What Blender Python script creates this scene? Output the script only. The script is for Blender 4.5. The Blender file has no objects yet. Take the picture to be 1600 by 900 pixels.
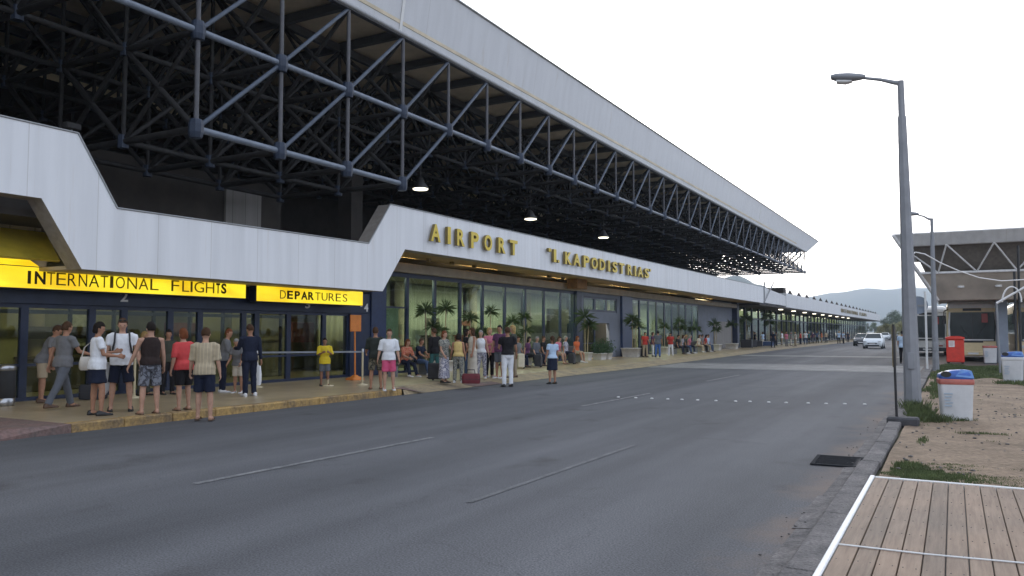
import bpy, bmesh, math, random
from mathutils import Vector, Matrix, Euler
random.seed(7)
R = math.radians
SC = bpy.context.scene
COL = SC.collection

# ------------------------------------------------------------------ camera
cam_data = bpy.data.cameras.new("camera")
cam = bpy.data.objects.new("camera", cam_data)
COL.objects.link(cam)
CAM_H = 1.7
cam.location = (0, 0, CAM_H)
cam.rotation_euler = (R(90 + 3.129), 0, R(28.979))
cam_data.sensor_width = 36.0
cam_data.lens = 1244.0 / 1600.0 * 36.0
cam_data.clip_start = 0.1
cam_data.clip_end = 20000
SC.camera = cam

# ------------------------------------------------------------------ sky, sun, exposure
EXPOSURE = 1.45
SUN_ELEV, SUN_ROT = 10.0, -18.0          # a low veiled sun at the far end of the roof
world = bpy.data.worlds.new("World")
SC.world = world
world.use_nodes = True
wn, wl = world.node_tree.nodes, world.node_tree.links
wn.clear()
w_out = wn.new('ShaderNodeOutputWorld')
w_bg = wn.new('ShaderNodeBackground')
w_sky = wn.new('ShaderNodeTexSky')
w_sky.sky_type = 'NISHITA'
w_sky.sun_disc = False
w_sky.sun_elevation = R(SUN_ELEV)
w_sky.sun_rotation = R(SUN_ROT)
w_sky.air_density = 1.0
w_sky.dust_density = 4.0
w_sky.ozone_density = 1.0
w_hsv = wn.new('ShaderNodeHueSaturation')
w_hsv.inputs['Saturation'].default_value = 0.30
w_mix = wn.new('ShaderNodeMixRGB')
w_mix.inputs['Fac'].default_value = 0.55       # thin overcast veil over the clear sky
w_mix.inputs['Color2'].default_value = (5.7, 6.3, 7.6, 1)
w_bg.inputs['Strength'].default_value = 0.1
wl.new(w_sky.outputs[0], w_hsv.inputs['Color'])
wl.new(w_hsv.outputs[0], w_mix.inputs['Color1'])
wl.new(w_mix.outputs[0], w_bg.inputs['Color'])
wl.new(w_bg.outputs[0], w_out.inputs['Surface'])

sun_data = bpy.data.lights.new("sun", 'SUN')
sun_data.energy = 0.5
sun_data.angle = R(25)
sun_data.color = (1.0, 0.96, 0.91)
sun = bpy.data.objects.new("sun", sun_data)
COL.objects.link(sun)
# Nishita rotation is measured clockwise from +Y; travel direction is the opposite of the sun's direction
_sd = Vector((math.sin(R(SUN_ROT)) * math.cos(R(SUN_ELEV)), math.cos(R(SUN_ROT)) * math.cos(R(SUN_ELEV)), math.sin(R(SUN_ELEV))))
sun.rotation_euler = (-_sd).to_track_quat('-Z', 'Y').to_euler()
sun.location = (0, 0, 60)

SC.view_settings.view_transform = 'Standard'
SC.view_settings.look = 'None'
SC.view_settings.gamma = 1.0
SC.view_settings.use_curve_mapping = False
SC.view_settings.exposure = EXPOSURE
SC.render.engine = 'CYCLES'
SC.cycles.max_bounces = 6
SC.cycles.diffuse_bounces = 3
SC.cycles.glossy_bounces = 3
SC.cycles.transmission_bounces = 4
SC.cycles.transparent_max_bounces = 12
SC.cycles.volume_bounces = 0
SC.cycles.use_denoising = True
LIT = 2.0 ** (-EXPOSURE)                    # lamps are sized against the exposure

# ------------------------------------------------------------------ materials
def _nodes(name):
    m = bpy.data.materials.new(name)
    m.use_nodes = True
    return m, m.node_tree.nodes, m.node_tree.links, m.node_tree.nodes['Principled BSDF']

def mat(name, col, rough=0.6, metal=0.0, var=0.12, scale=6.0, bump=0.0, bscale=40.0, spec=0.5, detail=5.0, stretch=None):
    m, n, l, b = _nodes(name)
    tc = n.new('ShaderNodeTexCoord'); src = tc.outputs['Object']
    if stretch:
        mp = n.new('ShaderNodeMapping'); mp.inputs['Scale'].default_value = stretch
        l.new(src, mp.inputs['Vector']); src = mp.outputs[0]
    nz = n.new('ShaderNodeTexNoise'); nz.inputs['Scale'].default_value = scale; nz.inputs['Detail'].default_value = detail
    nz.inputs['Roughness'].default_value = 0.62
    l.new(src, nz.inputs['Vector'])
    cr = n.new('ShaderNodeValToRGB')
    lo = [max(0, c * (1 - var)) for c in col[:3]]; hi = [min(1, c * (1 + var)) for c in col[:3]]
    cr.color_ramp.elements[0].position = 0.32; cr.color_ramp.elements[1].position = 0.68
    cr.color_ramp.elements[0].color = (*lo, 1); cr.color_ramp.elements[1].color = (*hi, 1)
    l.new(nz.outputs['Fac'], cr.inputs['Fac']); l.new(cr.outputs[0], b.inputs['Base Color'])
    b.inputs['Roughness'].default_value = rough; b.inputs['Metallic'].default_value = metal
    b.inputs['Specular IOR Level'].default_value = spec
    if bump > 0:
        nb = n.new('ShaderNodeTexNoise'); nb.inputs['Scale'].default_value = bscale; nb.inputs['Detail'].default_value = 4
        l.new(src, nb.inputs['Vector'])
        bp = n.new('ShaderNodeBump'); bp.inputs['Strength'].default_value = bump; bp.inputs['Distance'].default_value = 0.02
        l.new(nb.outputs['Fac'], bp.inputs['Height']); l.new(bp.outputs[0], b.inputs['Normal'])
    return m

def glow(name, col, strength, base=(0.5, 0.5, 0.5)):
    m, n, l, b = _nodes(name)
    b.inputs['Base Color'].default_value = (*base, 1)
    b.inputs['Emission Color'].default_value = (*col, 1)
    b.inputs['Emission Strength'].default_value = strength * LIT
    b.inputs['Roughness'].default_value = 0.4
    return m

def glass(name, tint=(0.55, 0.62, 0.55), ior=1.6):
    m, n, l, b = _nodes(name)
    n.remove(b)
    out = n['Material Output']
    tr = n.new('ShaderNodeBsdfTransparent'); tr.inputs[0].default_value = (*tint, 1)
    gl = n.new('ShaderNodeBsdfGlossy'); gl.inputs['Roughness'].default_value = 0.015; gl.inputs[0].default_value = (1, 1, 1, 1)
    lw = n.new('ShaderNodeLayerWeight'); pw = n.new('ShaderNodeMath'); pw.operation = 'POWER'; pw.inputs[1].default_value = 5.0
    l.new(lw.outputs['Facing'], pw.inputs[0])
    fr = n.new('ShaderNodeMath'); fr.operation = 'MULTIPLY_ADD'; fr.inputs[1].default_value = 0.6; fr.inputs[2].default_value = (ior - 1) * 0.085
    l.new(pw.outputs[0], fr.inputs[0]); fr.use_clamp = True
    tc = n.new('ShaderNodeTexCoord'); nz = n.new('ShaderNodeTexNoise'); nz.inputs['Scale'].default_value = 0.9; nz.inputs['Detail'].default_value = 1
    l.new(tc.outputs['Object'], nz.inputs['Vector'])
    bp = n.new('ShaderNodeBump'); bp.inputs['Strength'].default_value = 0.04; bp.inputs['Distance'].default_value = 0.1
    l.new(nz.outputs['Fac'], bp.inputs['Height']); l.new(bp.outputs[0], gl.inputs['Normal'])
    mx = n.new('ShaderNodeMixShader')
    l.new(fr.outputs[0], mx.inputs[0]); l.new(tr.outputs[0], mx.inputs[1]); l.new(gl.outputs[0], mx.inputs[2])
    l.new(mx.outputs[0], out.inputs['Surface'])
    return m

def stripes(name, cols, scale=30.0, direction='X', rough=0.85, distort=0.5):
    m, n, l, b = _nodes(name)
    tc = n.new('ShaderNodeTexCoord')
    w = n.new('ShaderNodeTexWave'); w.wave_type = 'BANDS'; w.bands_direction = direction
    w.inputs['Scale'].default_value = scale; w.inputs['Distortion'].default_value = distort
    l.new(tc.outputs['Object'], w.inputs['Vector'])
    cr = n.new('ShaderNodeValToRGB')
    e = cr.color_ramp.elements
    e[0].color = (*cols[0], 1); e[1].color = (*cols[-1], 1)
    for i, c in enumerate(cols[1:-1]):
        x = e.new((i + 1) / (len(cols) - 1)); x.color = (*c, 1)
    l.new(w.outputs['Fac'], cr.inputs['Fac']); l.new(cr.outputs[0], b.inputs['Base Color'])
    b.inputs['Roughness'].default_value = rough
    return m

def blotch(name, cols, scale=9.0, rough=0.85):
    m, n, l, b = _nodes(name)
    tc = n.new('ShaderNodeTexCoord')
    nz = n.new('ShaderNodeTexNoise'); nz.inputs['Scale'].default_value = scale; nz.inputs['Detail'].default_value = 3
    l.new(tc.outputs['Object'], nz.inputs['Vector'])
    cr = n.new('ShaderNodeValToRGB'); cr.color_ramp.interpolation = 'CONSTANT'
    e = cr.color_ramp.elements
    k = len(cols)
    e[0].position = 0; e[0].color = (*cols[0], 1)
    e[1].position = 0.38; e[1].color = (*cols[1], 1)
    for i, c in enumerate(cols[2:]):
        x = e.new(0.38 + 0.24 * (i + 1) / (k - 1)); x.color = (*c, 1)
    l.new(nz.outputs['Fac'], cr.inputs['Fac']); l.new(cr.outputs[0], b.inputs['Base Color'])
    b.inputs['Roughness'].default_value = rough
    return m

# ------------------------------------------------------------------ mesh collector
class MB:
    def __init__(s): s.v = []; s.f = []; s.mi = []; s.sm = []
    def add(s, vs, fs, mi=0, smooth=False):
        k = len(s.v); s.v += [tuple(p) for p in vs]
        for f in fs: s.f.append(tuple(i + k for i in f)); s.mi.append(mi); s.sm.append(smooth)
        return s
    def box(s, x0, x1, y0, y1, z0, z1, mi=0, ch=0.0):
        if ch > 0:
            c = ch; pts = []
            # chamfered box: 24 verts
            for sx, X in ((-1, x0), (1, x1)):
                for sy, Y in ((-1, y0), (1, y1)):
                    for sz, Z in ((-1, z0), (1, z1)):
                        pts += [(X, Y - sy * c, Z - sz * c), (X - sx * c, Y, Z - sz * c), (X - sx * c, Y - sy * c, Z)]
            I = lambda a, b, d, k: ((a * 2 + b) * 2 + d) * 3 + k
            fs = [(I(0,0,0,0), I(0,0,1,0), I(0,1,1,0), I(0,1,0,0)), (I(1,0,0,0), I(1,1,0,0), I(1,1,1,0), I(1,0,1,0)),
                  (I(0,0,0,1), I(1,0,0,1), I(1,0,1,1), I(0,0,1,1)), (I(0,1,0,1), I(0,1,1,1), I(1,1,1,1), I(1,1,0,1)),
                  (I(0,0,0,2), I(0,1,0,2), I(1,1,0,2), I(1,0,0,2)), (I(0,0,1,2), I(1,0,1,2), I(1,1,1,2), I(0,1,1,2))]
            for a in (0, 1):
                for b in (0, 1):
                    fs.append((I(a,b,0,0), I(a,b,1,0), I(a,b,1,1), I(a,b,0,1)))
                    fs.append((I(a,0,b,0), I(a,1,b,0), I(a,1,b,2), I(a,0,b,2)))
                    fs.append((I(0,a,b,1), I(1,a,b,1), I(1,a,b,2), I(0,a,b,2)))
                    for d in (0, 1): fs.append((I(a,b,d,0), I(a,b,d,1), I(a,b,d,2)))
            return s.add(pts, fs, mi)
        v = [(x0,y0,z0),(x1,y0,z0),(x1,y1,z0),(x0,y1,z0),(x0,y0,z1),(x1,y0,z1),(x1,y1,z1),(x0,y1,z1)]
        return s.add(v, [(0,3,2,1),(4,5,6,7),(0,1,5,4),(1,2,6,5),(2,3,7,6),(3,0,4,7)], mi)
    def tube(s, a, b, r0, r1=None, n=8, mi=0, caps=True, smooth=True):
        r1 = r0 if r1 is None else r1
        a = Vector(a); b = Vector(b); d = (b - a)
        if d.length < 1e-6: return s
        d.normalize(); u = d.orthogonal().normalized(); w = d.cross(u)
        vs = []
        for p, r in ((a, r0), (b, r1)):
            for i in range(n):
                t = 2 * math.pi * i / n; vs.append(p + u * (r * math.cos(t)) + w * (r * math.sin(t)))
        s.add(vs, [(i, (i + 1) % n, n + (i + 1) % n, n + i) for i in range(n)], mi, smooth)
        if caps: s.add(vs, [tuple(range(n - 1, -1, -1)), tuple(range(n, 2 * n))], mi)
        return s
    def loft(s, rings, mi=0, smooth=True, caps=True):
        n = len(rings[0]); vs = [p for r in rings for p in r]; fs = []
        for k in range(len(rings) - 1):
            for i in range(n):
                j = (i + 1) % n; fs.append((k*n+i, k*n+j, (k+1)*n+j, (k+1)*n+i))
        s.add(vs, fs, mi, smooth)
        if caps:
            m = (len(rings) - 1) * n
            s.add(vs, [tuple(range(n - 1, -1, -1)), tuple(range(m, m + n))], mi, smooth)
        return s
    def path(s, pts, rad, n=8, mi=0, flat=1.0):
        """closed tapered tube through points"""
        pts = [Vector(p) for p in pts]; rings = []; u = None
        if not hasattr(rad, '__len__'): rad = [rad] * len(pts)
        for i, p in enumerate(pts):
            d = (pts[min(i + 1, len(pts) - 1)] - pts[max(i - 1, 0)]).normalized()
            u = d.orthogonal().normalized() if u is None else (u - d * u.dot(d)).normalized()
            w = d.cross(u)
            rings.append([p + u * (rad[i] * math.cos(2*math.pi*k/n)) + w * (rad[i] * flat * math.sin(2*math.pi*k/n)) for k in range(n)])
        return s.loft(rings, mi)
    def lathe(s, c, prof, n=16, mi=0, smooth=True):
        rings = [[(c[0] + r * math.cos(2*math.pi*i/n), c[1] + r * math.sin(2*math.pi*i/n), c[2] + z) for i in range(n)] for r, z in prof]
        return s.loft(rings, mi, smooth)
    def ball(s, c, rx, ry, rz, n=12, m=8, mi=0, M=None):
        rings = []
        for k in range(m + 1):
            t = math.pi * (k + 0.0) / m; t = min(max(t, 0.03), math.pi - 0.03)
            ring = []
            for i in range(n):
                a = 2 * math.pi * i / n
                p = Vector((rx * math.sin(t) * math.cos(a), ry * math.sin(t) * math.sin(a), -rz * math.cos(t)))
                if M: p = M @ p
                ring.append(Vector(c) + p)
            rings.append(ring)
        return s.loft(rings, mi)
    def prism(s, poly, axis, a, b, mi=0):
        """polygon (u,v) extruded along an axis; u,v are the two other axes in order"""
        def P(u, v, w):
            return {'x': (w, u, v), 'y': (u, w, v), 'z': (u, v, w)}[axis]
        n = len(poly)
        vs = [P(u, v, a) for u, v in poly] + [P(u, v, b) for u, v in poly]
        fs = [tuple(range(n)), tuple(range(2*n - 1, n - 1, -1))] + [(i, n + i, n + (i+1) % n, (i+1) % n) for i in range(n)]
        return s.add(vs, fs, mi)
    def xform(s, M, start=0):
        s.v[start:] = [tuple(M @ Vector(p)) for p in s.v[start:]]; return s
    def mesh(s, name, mats):
        me = bpy.data.meshes.new(name)
        me.from_pydata(s.v, [], s.f)
        for m in (mats if isinstance(mats, (list, tuple)) else [mats]): me.materials.append(m)
        me.polygons.foreach_set('material_index', s.mi); me.polygons.foreach_set('use_smooth', s.sm)
        me.update()
        return me
    def build(s, name, mats, parent=None, fix=True, bevel=0):
        me = s.mesh(name, mats)
        if fix:
            bm = bmesh.new(); bm.from_mesh(me); bmesh.ops.recalc_face_normals(bm, faces=bm.faces); bm.to_mesh(me); bm.free()
        o = bpy.data.objects.new(name, me); COL.objects.link(o)
        if parent: o.parent = parent
        if bevel:
            md = o.modifiers.new('bevel', 'BEVEL'); md.width = bevel; md.segments = 2; md.limit_method = 'ANGLE'
        return o

def tag(o, label, cat, group=None, kind=None):
    o['label'] = label; o['category'] = cat
    if group: o['group'] = group
    if kind: o['kind'] = kind
    return o
def structure(o): o['kind'] = 'structure'; return o
def thing(name, label, cat, loc=(0, 0, 0), rz=0.0, group=None):
    o = bpy.data.objects.new(name, None); COL.objects.link(o)
    o.location = loc; o.rotation_euler = (0, 0, rz); o.empty_display_size = 0.3
    return tag(o, label, cat, group)
def copy_tree(o, parent=None):
    c = o.copy(); COL.objects.link(c)
    if parent: c.parent = parent
    for ch in list(o.children): copy_tree(ch, c)
    return c
def dup(o, loc, rz, label, group=None):
    c = copy_tree(o); c.location = loc; c.rotation_euler = (0, 0, rz); c['label'] = label
    if group: c['group'] = group
    return c

_font_cache = {}
def glyph(ch, bold=0.0, extrude=0.04):
    """a letter as verts/faces scaled to a unit box 0..1 x 0..1 (width, height), depth 0..extrude"""
    key = (ch, bold)
    if key not in _font_cache:
        cu = bpy.data.curves.new('glyph', 'FONT'); cu.body = ch; cu.size = 1.0; cu.extrude = 0.5; cu.offset = bold; cu.resolution_u = 4
        ob = bpy.data.objects.new('glyph', cu); COL.objects.link(ob)
        dg = bpy.context.evaluated_depsgraph_get()
        me = bpy.data.meshes.new_from_object(ob.evaluated_get(dg))
        vs = [v.co.copy() for v in me.vertices]; fs = [tuple(p.vertices) for p in me.polygons]
        bpy.data.objects.remove(ob); bpy.data.curves.remove(cu); bpy.data.meshes.remove(me)
        xs = [v.x for v in vs]; ys = [v.y for v in vs]
        _font_cache[key] = ([((v.x - min(xs)) / (max(xs) - min(xs)), (v.y - min(ys)) / (max(ys) - min(ys)), v.z + 0.5) for v in vs], fs)
    return _font_cache[key]
def letter_on_x(mb, ch, y0, y1, z0, z1, x, depth, bold=0.02, mi=0, miside=None):
    """letter standing off a wall that faces +X, reading along +Y"""
    vs, fs = glyph(ch, bold)
    V = [(x + d * depth, y0 + a * (y1 - y0), z0 + b * (z1 - z0)) for a, b, d in vs]
    front = [f for f in fs if all(vs[i][2] > 0.99 for i in f)]
    rest = [f for f in fs if not all(vs[i][2] > 0.99 for i in f)]
    mb.add(V, front, mi); mb.add(V, rest, mi if miside is None else miside)
def letter_on_y(mb, ch, x0, x1, z0, z1, y, depth, bold=0.02, mi=0):
    """letter on a face that faces -Y, reading along +X"""
    vs, fs = glyph(ch, bold)
    mb.add([(x0 + a * (x1 - x0), y - d * depth, z0 + b * (z1 - z0)) for a, b, d in vs], fs, mi)
# ------------------------------------------------------------------ survey: photo pixel (1600x900) -> place
_f = 1244.0; _p = R(3.129); _y = R(28.979)
def _ray(u, v):
    x = (u - 800) / _f; y = -(v - 450) / _f
    fw = math.cos(_p) - y * math.sin(_p); up = math.sin(_p) + y * math.cos(_p)
    return (-math.sin(_y) * fw + math.cos(_y) * x, math.cos(_y) * fw + math.sin(_y) * x, up)
def atz(u, v, z=0.0):
    r = _ray(u, v); t = (z - CAM_H) / r[2]; return Vector((r[0]*t, r[1]*t, z))
def atx(u, v, X):
    r = _ray(u, v); t = X / r[0]; return Vector((X, r[1]*t, CAM_H + r[2]*t))
def aty(u, v, Y):
    r = _ray(u, v); t = Y / r[1]; return Vector((r[0]*t, Y, CAM_H + r[2]*t))
# ------------------------------------------------------------------ material library
def asphalt_mat():
    m, n, l, b = _nodes('asphalt')
    tc = n.new('ShaderNodeTexCoord')
    big = n.new('ShaderNodeTexNoise'); big.inputs['Scale'].default_value = 0.22; big.inputs['Detail'].default_value = 6; big.inputs['Roughness'].default_value = 0.7
    mp = n.new('ShaderNodeMapping'); mp.inputs['Scale'].default_value = (1.0, 0.35, 1.0)
    l.new(tc.outputs['Object'], mp.inputs['Vector']); l.new(mp.outputs[0], big.inputs['Vector'])
    fine = n.new('ShaderNodeTexNoise'); fine.inputs['Scale'].default_value = 60; fine.inputs['Detail'].default_value = 3
    l.new(tc.outputs['Object'], fine.inputs['Vector'])
    cr = n.new('ShaderNodeValToRGB'); cr.color_ramp.elements[0].position = 0.3; cr.color_ramp.elements[1].position = 0.7
    cr.color_ramp.elements[0].color = (0.076, 0.078, 0.084, 1); cr.color_ramp.elements[1].color = (0.130, 0.131, 0.140, 1)
    l.new(big.outputs['Fac'], cr.inputs['Fac'])
    fr = n.new('ShaderNodeValToRGB'); fr.color_ramp.elements[0].position = 0.25; fr.color_ramp.elements[1].position = 0.75
    fr.color_ramp.elements[0].color = (0.5, 0.5, 0.5, 1); fr.color_ramp.elements[1].color = (1.5, 1.5, 1.5, 1)
    l.new(fine.outputs['Fac'], fr.inputs['Fac'])
    mu = n.new('ShaderNodeMixRGB'); mu.blend_type = 'MULTIPLY'; mu.inputs['Fac'].default_value = 1
    l.new(cr.outputs[0], mu.inputs['Color1']); l.new(fr.outputs[0], mu.inputs['Color2'])
    # oil stains and sandy dirt washed along the kerb
    st = n.new('ShaderNodeTexNoise'); st.inputs['Scale'].default_value = 0.9; st.inputs['Detail'].default_value = 4
    l.new(tc.outputs['Object'], st.inputs['Vector'])
    sr = n.new('ShaderNodeValToRGB'); sr.color_ramp.elements[0].position = 0.62; sr.color_ramp.elements[1].position = 0.78
    sr.color_ramp.elements[0].color = (1, 1, 1, 1); sr.color_ramp.elements[1].color = (0.62, 0.6, 0.58, 1)
    l.new(st.outputs['Fac'], sr.inputs['Fac'])
    m2 = n.new('ShaderNodeMixRGB'); m2.blend_type = 'MULTIPLY'; m2.inputs['Fac'].default_value = 1
    l.new(mu.outputs[0], m2.inputs['Color1']); l.new(sr.outputs[0], m2.inputs['Color2'])
    sx = n.new('ShaderNodeSeparateXYZ'); l.new(tc.outputs['Object'], sx.inputs[0])
    mr = n.new('ShaderNodeMapRange'); mr.inputs['From Min'].default_value = -2.7; mr.inputs['From Max'].default_value = -1.0
    mr.inputs['To Min'].default_value = -0.40; mr.inputs['To Max'].default_value = 0.25
    l.new(sx.outputs['X'], mr.inputs['Value'])
    ad = n.new('ShaderNodeMath'); ad.operation = 'ADD'; l.new(mr.outputs[0], ad.inputs[0])
    dn = n.new('ShaderNodeTexNoise'); dn.inputs['Scale'].default_value = 0.55; dn.inputs['Detail'].default_value = 7; dn.inputs['Roughness'].default_value = 0.7
    l.new(tc.outputs['Object'], dn.inputs['Vector']); l.new(dn.outputs['Fac'], ad.inputs[1])
    dr = n.new('ShaderNodeValToRGB'); dr.color_ramp.elements[0].position = 0.5; dr.color_ramp.elements[1].position = 0.82
    dr.color_ramp.elements[0].color = (0, 0, 0, 1); dr.color_ramp.elements[1].color = (0.85, 0.85, 0.85, 1)
    l.new(ad.outputs[0], dr.inputs['Fac'])
    m3 = n.new('ShaderNodeMixRGB'); l.new(dr.outputs[0], m3.inputs['Fac']); l.new(m2.outputs[0], m3.inputs['Color1'])
    m3.inputs['Color2'].default_value = (0.19, 0.14, 0.11, 1)
    l.new(m3.outputs[0], b.inputs['Base Color'])
    # wheel tracks worn along the lanes and hairline cracks
    mt = n.new('ShaderNodeMapping'); mt.inputs['Scale'].default_value = (0.9, 0.025, 1.0); l.new(tc.outputs['Object'], mt.inputs['Vector'])
    tn = n.new('ShaderNodeTexNoise'); tn.inputs['Scale'].default_value = 1.0; tn.inputs['Detail'].default_value = 3; l.new(mt.outputs[0], tn.inputs['Vector'])
    tr = n.new('ShaderNodeValToRGB'); tr.color_ramp.elements[0].position = 0.36; tr.color_ramp.elements[1].position = 0.64
    tr.color_ramp.elements[0].color = (0.80, 0.80, 0.80, 1); tr.color_ramp.elements[1].color = (1.14, 1.14, 1.13, 1)
    l.new(tn.outputs['Fac'], tr.inputs['Fac'])
    m4 = n.new('ShaderNodeMixRGB'); m4.blend_type = 'MULTIPLY'; m4.inputs['Fac'].default_value = 1; l.new(m3.outputs[0], m4.inputs['Color1']); l.new(tr.outputs[0], m4.inputs['Color2'])
    wn_ = n.new('ShaderNodeTexNoise'); wn_.inputs['Scale'].default_value = 1.6; wn_.inputs['Detail'].default_value = 4; l.new(tc.outputs['Object'], wn_.inputs['Vector'])
    wv = n.new('ShaderNodeMixRGB'); wv.blend_type = 'ADD'; wv.inputs['Fac'].default_value = 0.9; l.new(tc.outputs['Object'], wv.inputs['Color1']); l.new(wn_.outputs['Color'], wv.inputs['Color2'])
    vo = n.new('ShaderNodeTexVoronoi'); vo.feature = 'DISTANCE_TO_EDGE'; vo.inputs['Scale'].default_value = 0.30; l.new(wv.outputs[0], vo.inputs['Vector'])
    vc = n.new('ShaderNodeValToRGB'); vc.color_ramp.elements[0].position = 0.0015; vc.color_ramp.elements[1].position = 0.0045
    vc.color_ramp.elements[0].color = (0.84, 0.84, 0.84, 1); vc.color_ramp.elements[1].color = (1, 1, 1, 1); l.new(vo.outputs['Distance'], vc.inputs['Fac'])
    cm = n.new('ShaderNodeValToRGB'); cm.color_ramp.elements[0].position = 0.5; cm.color_ramp.elements[1].position = 0.58; l.new(big.outputs['Fac'], cm.inputs['Fac'])
    m5 = n.new('ShaderNodeMixRGB'); m5.blend_type = 'MULTIPLY'; l.new(cm.outputs[0], m5.inputs['Fac']); l.new(m4.outputs[0], m5.inputs['Color1']); l.new(vc.outputs[0], m5.inputs['Color2'])
    l.new(m5.outputs[0], b.inputs['Base Color'])
    b.inputs['Roughness'].default_value = 0.86; b.inputs['Specular IOR Level'].default_value = 0.28
    bp = n.new('ShaderNodeBump'); bp.inputs['Strength'].default_value = 0.5; bp.inputs['Distance'].default_value = 0.01
    l.new(fine.outputs['Fac'], bp.inputs['Height']); l.new(bp.outputs[0], b.inputs['Normal'])
    return m

def two_tone(name, c1, c2, scale, lo=0.42, hi=0.6, rough=0.9, fine=25.0, bump=0.4):
    m, n, l, b = _nodes(name)
    tc = n.new('ShaderNodeTexCoord')
    a = n.new('ShaderNodeTexNoise'); a.inputs['Scale'].default_value = scale; a.inputs['Detail'].default_value = 8; a.inputs['Roughness'].default_value = 0.7
    l.new(tc.outputs['Object'], a.inputs['Vector'])
    cr = n.new('ShaderNodeValToRGB'); cr.color_ramp.elements[0].position = lo; cr.color_ramp.elements[1].position = hi
    cr.color_ramp.elements[0].color = (*c1, 1); cr.color_ramp.elements[1].color = (*c2, 1)
    l.new(a.outputs['Fac'], cr.inputs['Fac'])
    f = n.new('ShaderNodeTexNoise'); f.inputs['Scale'].default_value = fine; f.inputs['Detail'].default_value = 5
    l.new(tc.outputs['Object'], f.inputs['Vector'])
    fr = n.new('ShaderNodeValToRGB'); fr.color_ramp.elements[0].position = 0.3; fr.color_ramp.elements[1].position = 0.7
    fr.color_ramp.elements[0].color = (0.7, 0.7, 0.7, 1); fr.color_ramp.elements[1].color = (1.25, 1.25, 1.25, 1)
    l.new(f.outputs['Fac'], fr.inputs['Fac'])
    mu = n.new('ShaderNodeMixRGB'); mu.blend_type = 'MULTIPLY'; mu.inputs['Fac'].default_value = 1
    l.new(cr.outputs[0], mu.inputs['Color1']); l.new(fr.outputs[0], mu.inputs['Color2']); l.new(mu.outputs[0], b.inputs['Base Color'])
    b.inputs['Roughness'].default_value = rough
    bp = n.new('ShaderNodeBump'); bp.inputs['Strength'].default_value = bump; bp.inputs['Distance'].default_value = 0.03
    l.new(f.outputs['Fac'], bp.inputs['Height']); l.new(bp.outputs[0], b.inputs['Normal'])
    return m

def tiles_mat(name, c1, c2, mortar, w, h, rough=0.35, along='XY'):
    m, n, l, b = _nodes(name)
    tc = n.new('ShaderNodeTexCoord')
    br = n.new('ShaderNodeTexBrick'); br.offset = 0.0
    br.inputs['Color1'].default_value = (*c1, 1); br.inputs['Color2'].default_value = (*c2, 1); br.inputs['Mortar'].default_value = (*mortar, 1)
    br.inputs['Scale'].default_value = 1; br.inputs['Brick Width'].default_value = w; br.inputs['Row Height'].default_value = h
    br.inputs['Mortar Size'].default_value = 0.006; br.inputs['Mortar Smooth'].default_value = 0.3
    if along == 'YZ':
        sp = n.new('ShaderNodeSeparateXYZ'); cb = n.new('ShaderNodeCombineXYZ')
        l.new(tc.outputs['Object'], sp.inputs[0]); l.new(sp.outputs['Y'], cb.inputs['X']); l.new(sp.outputs['Z'], cb.inputs['Y'])
        l.new(cb.outputs[0], br.inputs['Vector'])
    else:
        l.new(tc.outputs['Object'], br.inputs['Vector'])
    nz = n.new('ShaderNodeTexNoise'); nz.inputs['Scale'].default_value = 1.3; nz.inputs['Detail'].default_value = 7; nz.inputs['Roughness'].default_value = 0.7
    l.new(tc.outputs['Object'], nz.inputs['Vector'])
    cr = n.new('ShaderNodeValToRGB'); cr.color_ramp.elements[0].position = 0.3; cr.color_ramp.elements[1].position = 0.72
    cr.color_ramp.elements[0].color = (0.72, 0.72, 0.72, 1); cr.color_ramp.elements[1].color = (1.1, 1.1, 1.1, 1)
    l.new(nz.outputs['Fac'], cr.inputs['Fac'])
    mu = n.new('ShaderNodeMixRGB'); mu.blend_type = 'MULTIPLY'; mu.inputs['Fac'].default_value = 1
    l.new(br.outputs['Color'], mu.inputs['Color1']); l.new(cr.outputs[0], mu.inputs['Color2']); l.new(mu.outputs[0], b.inputs['Base Color'])
    b.inputs['Roughness'].default_value = rough
    return m

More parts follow.
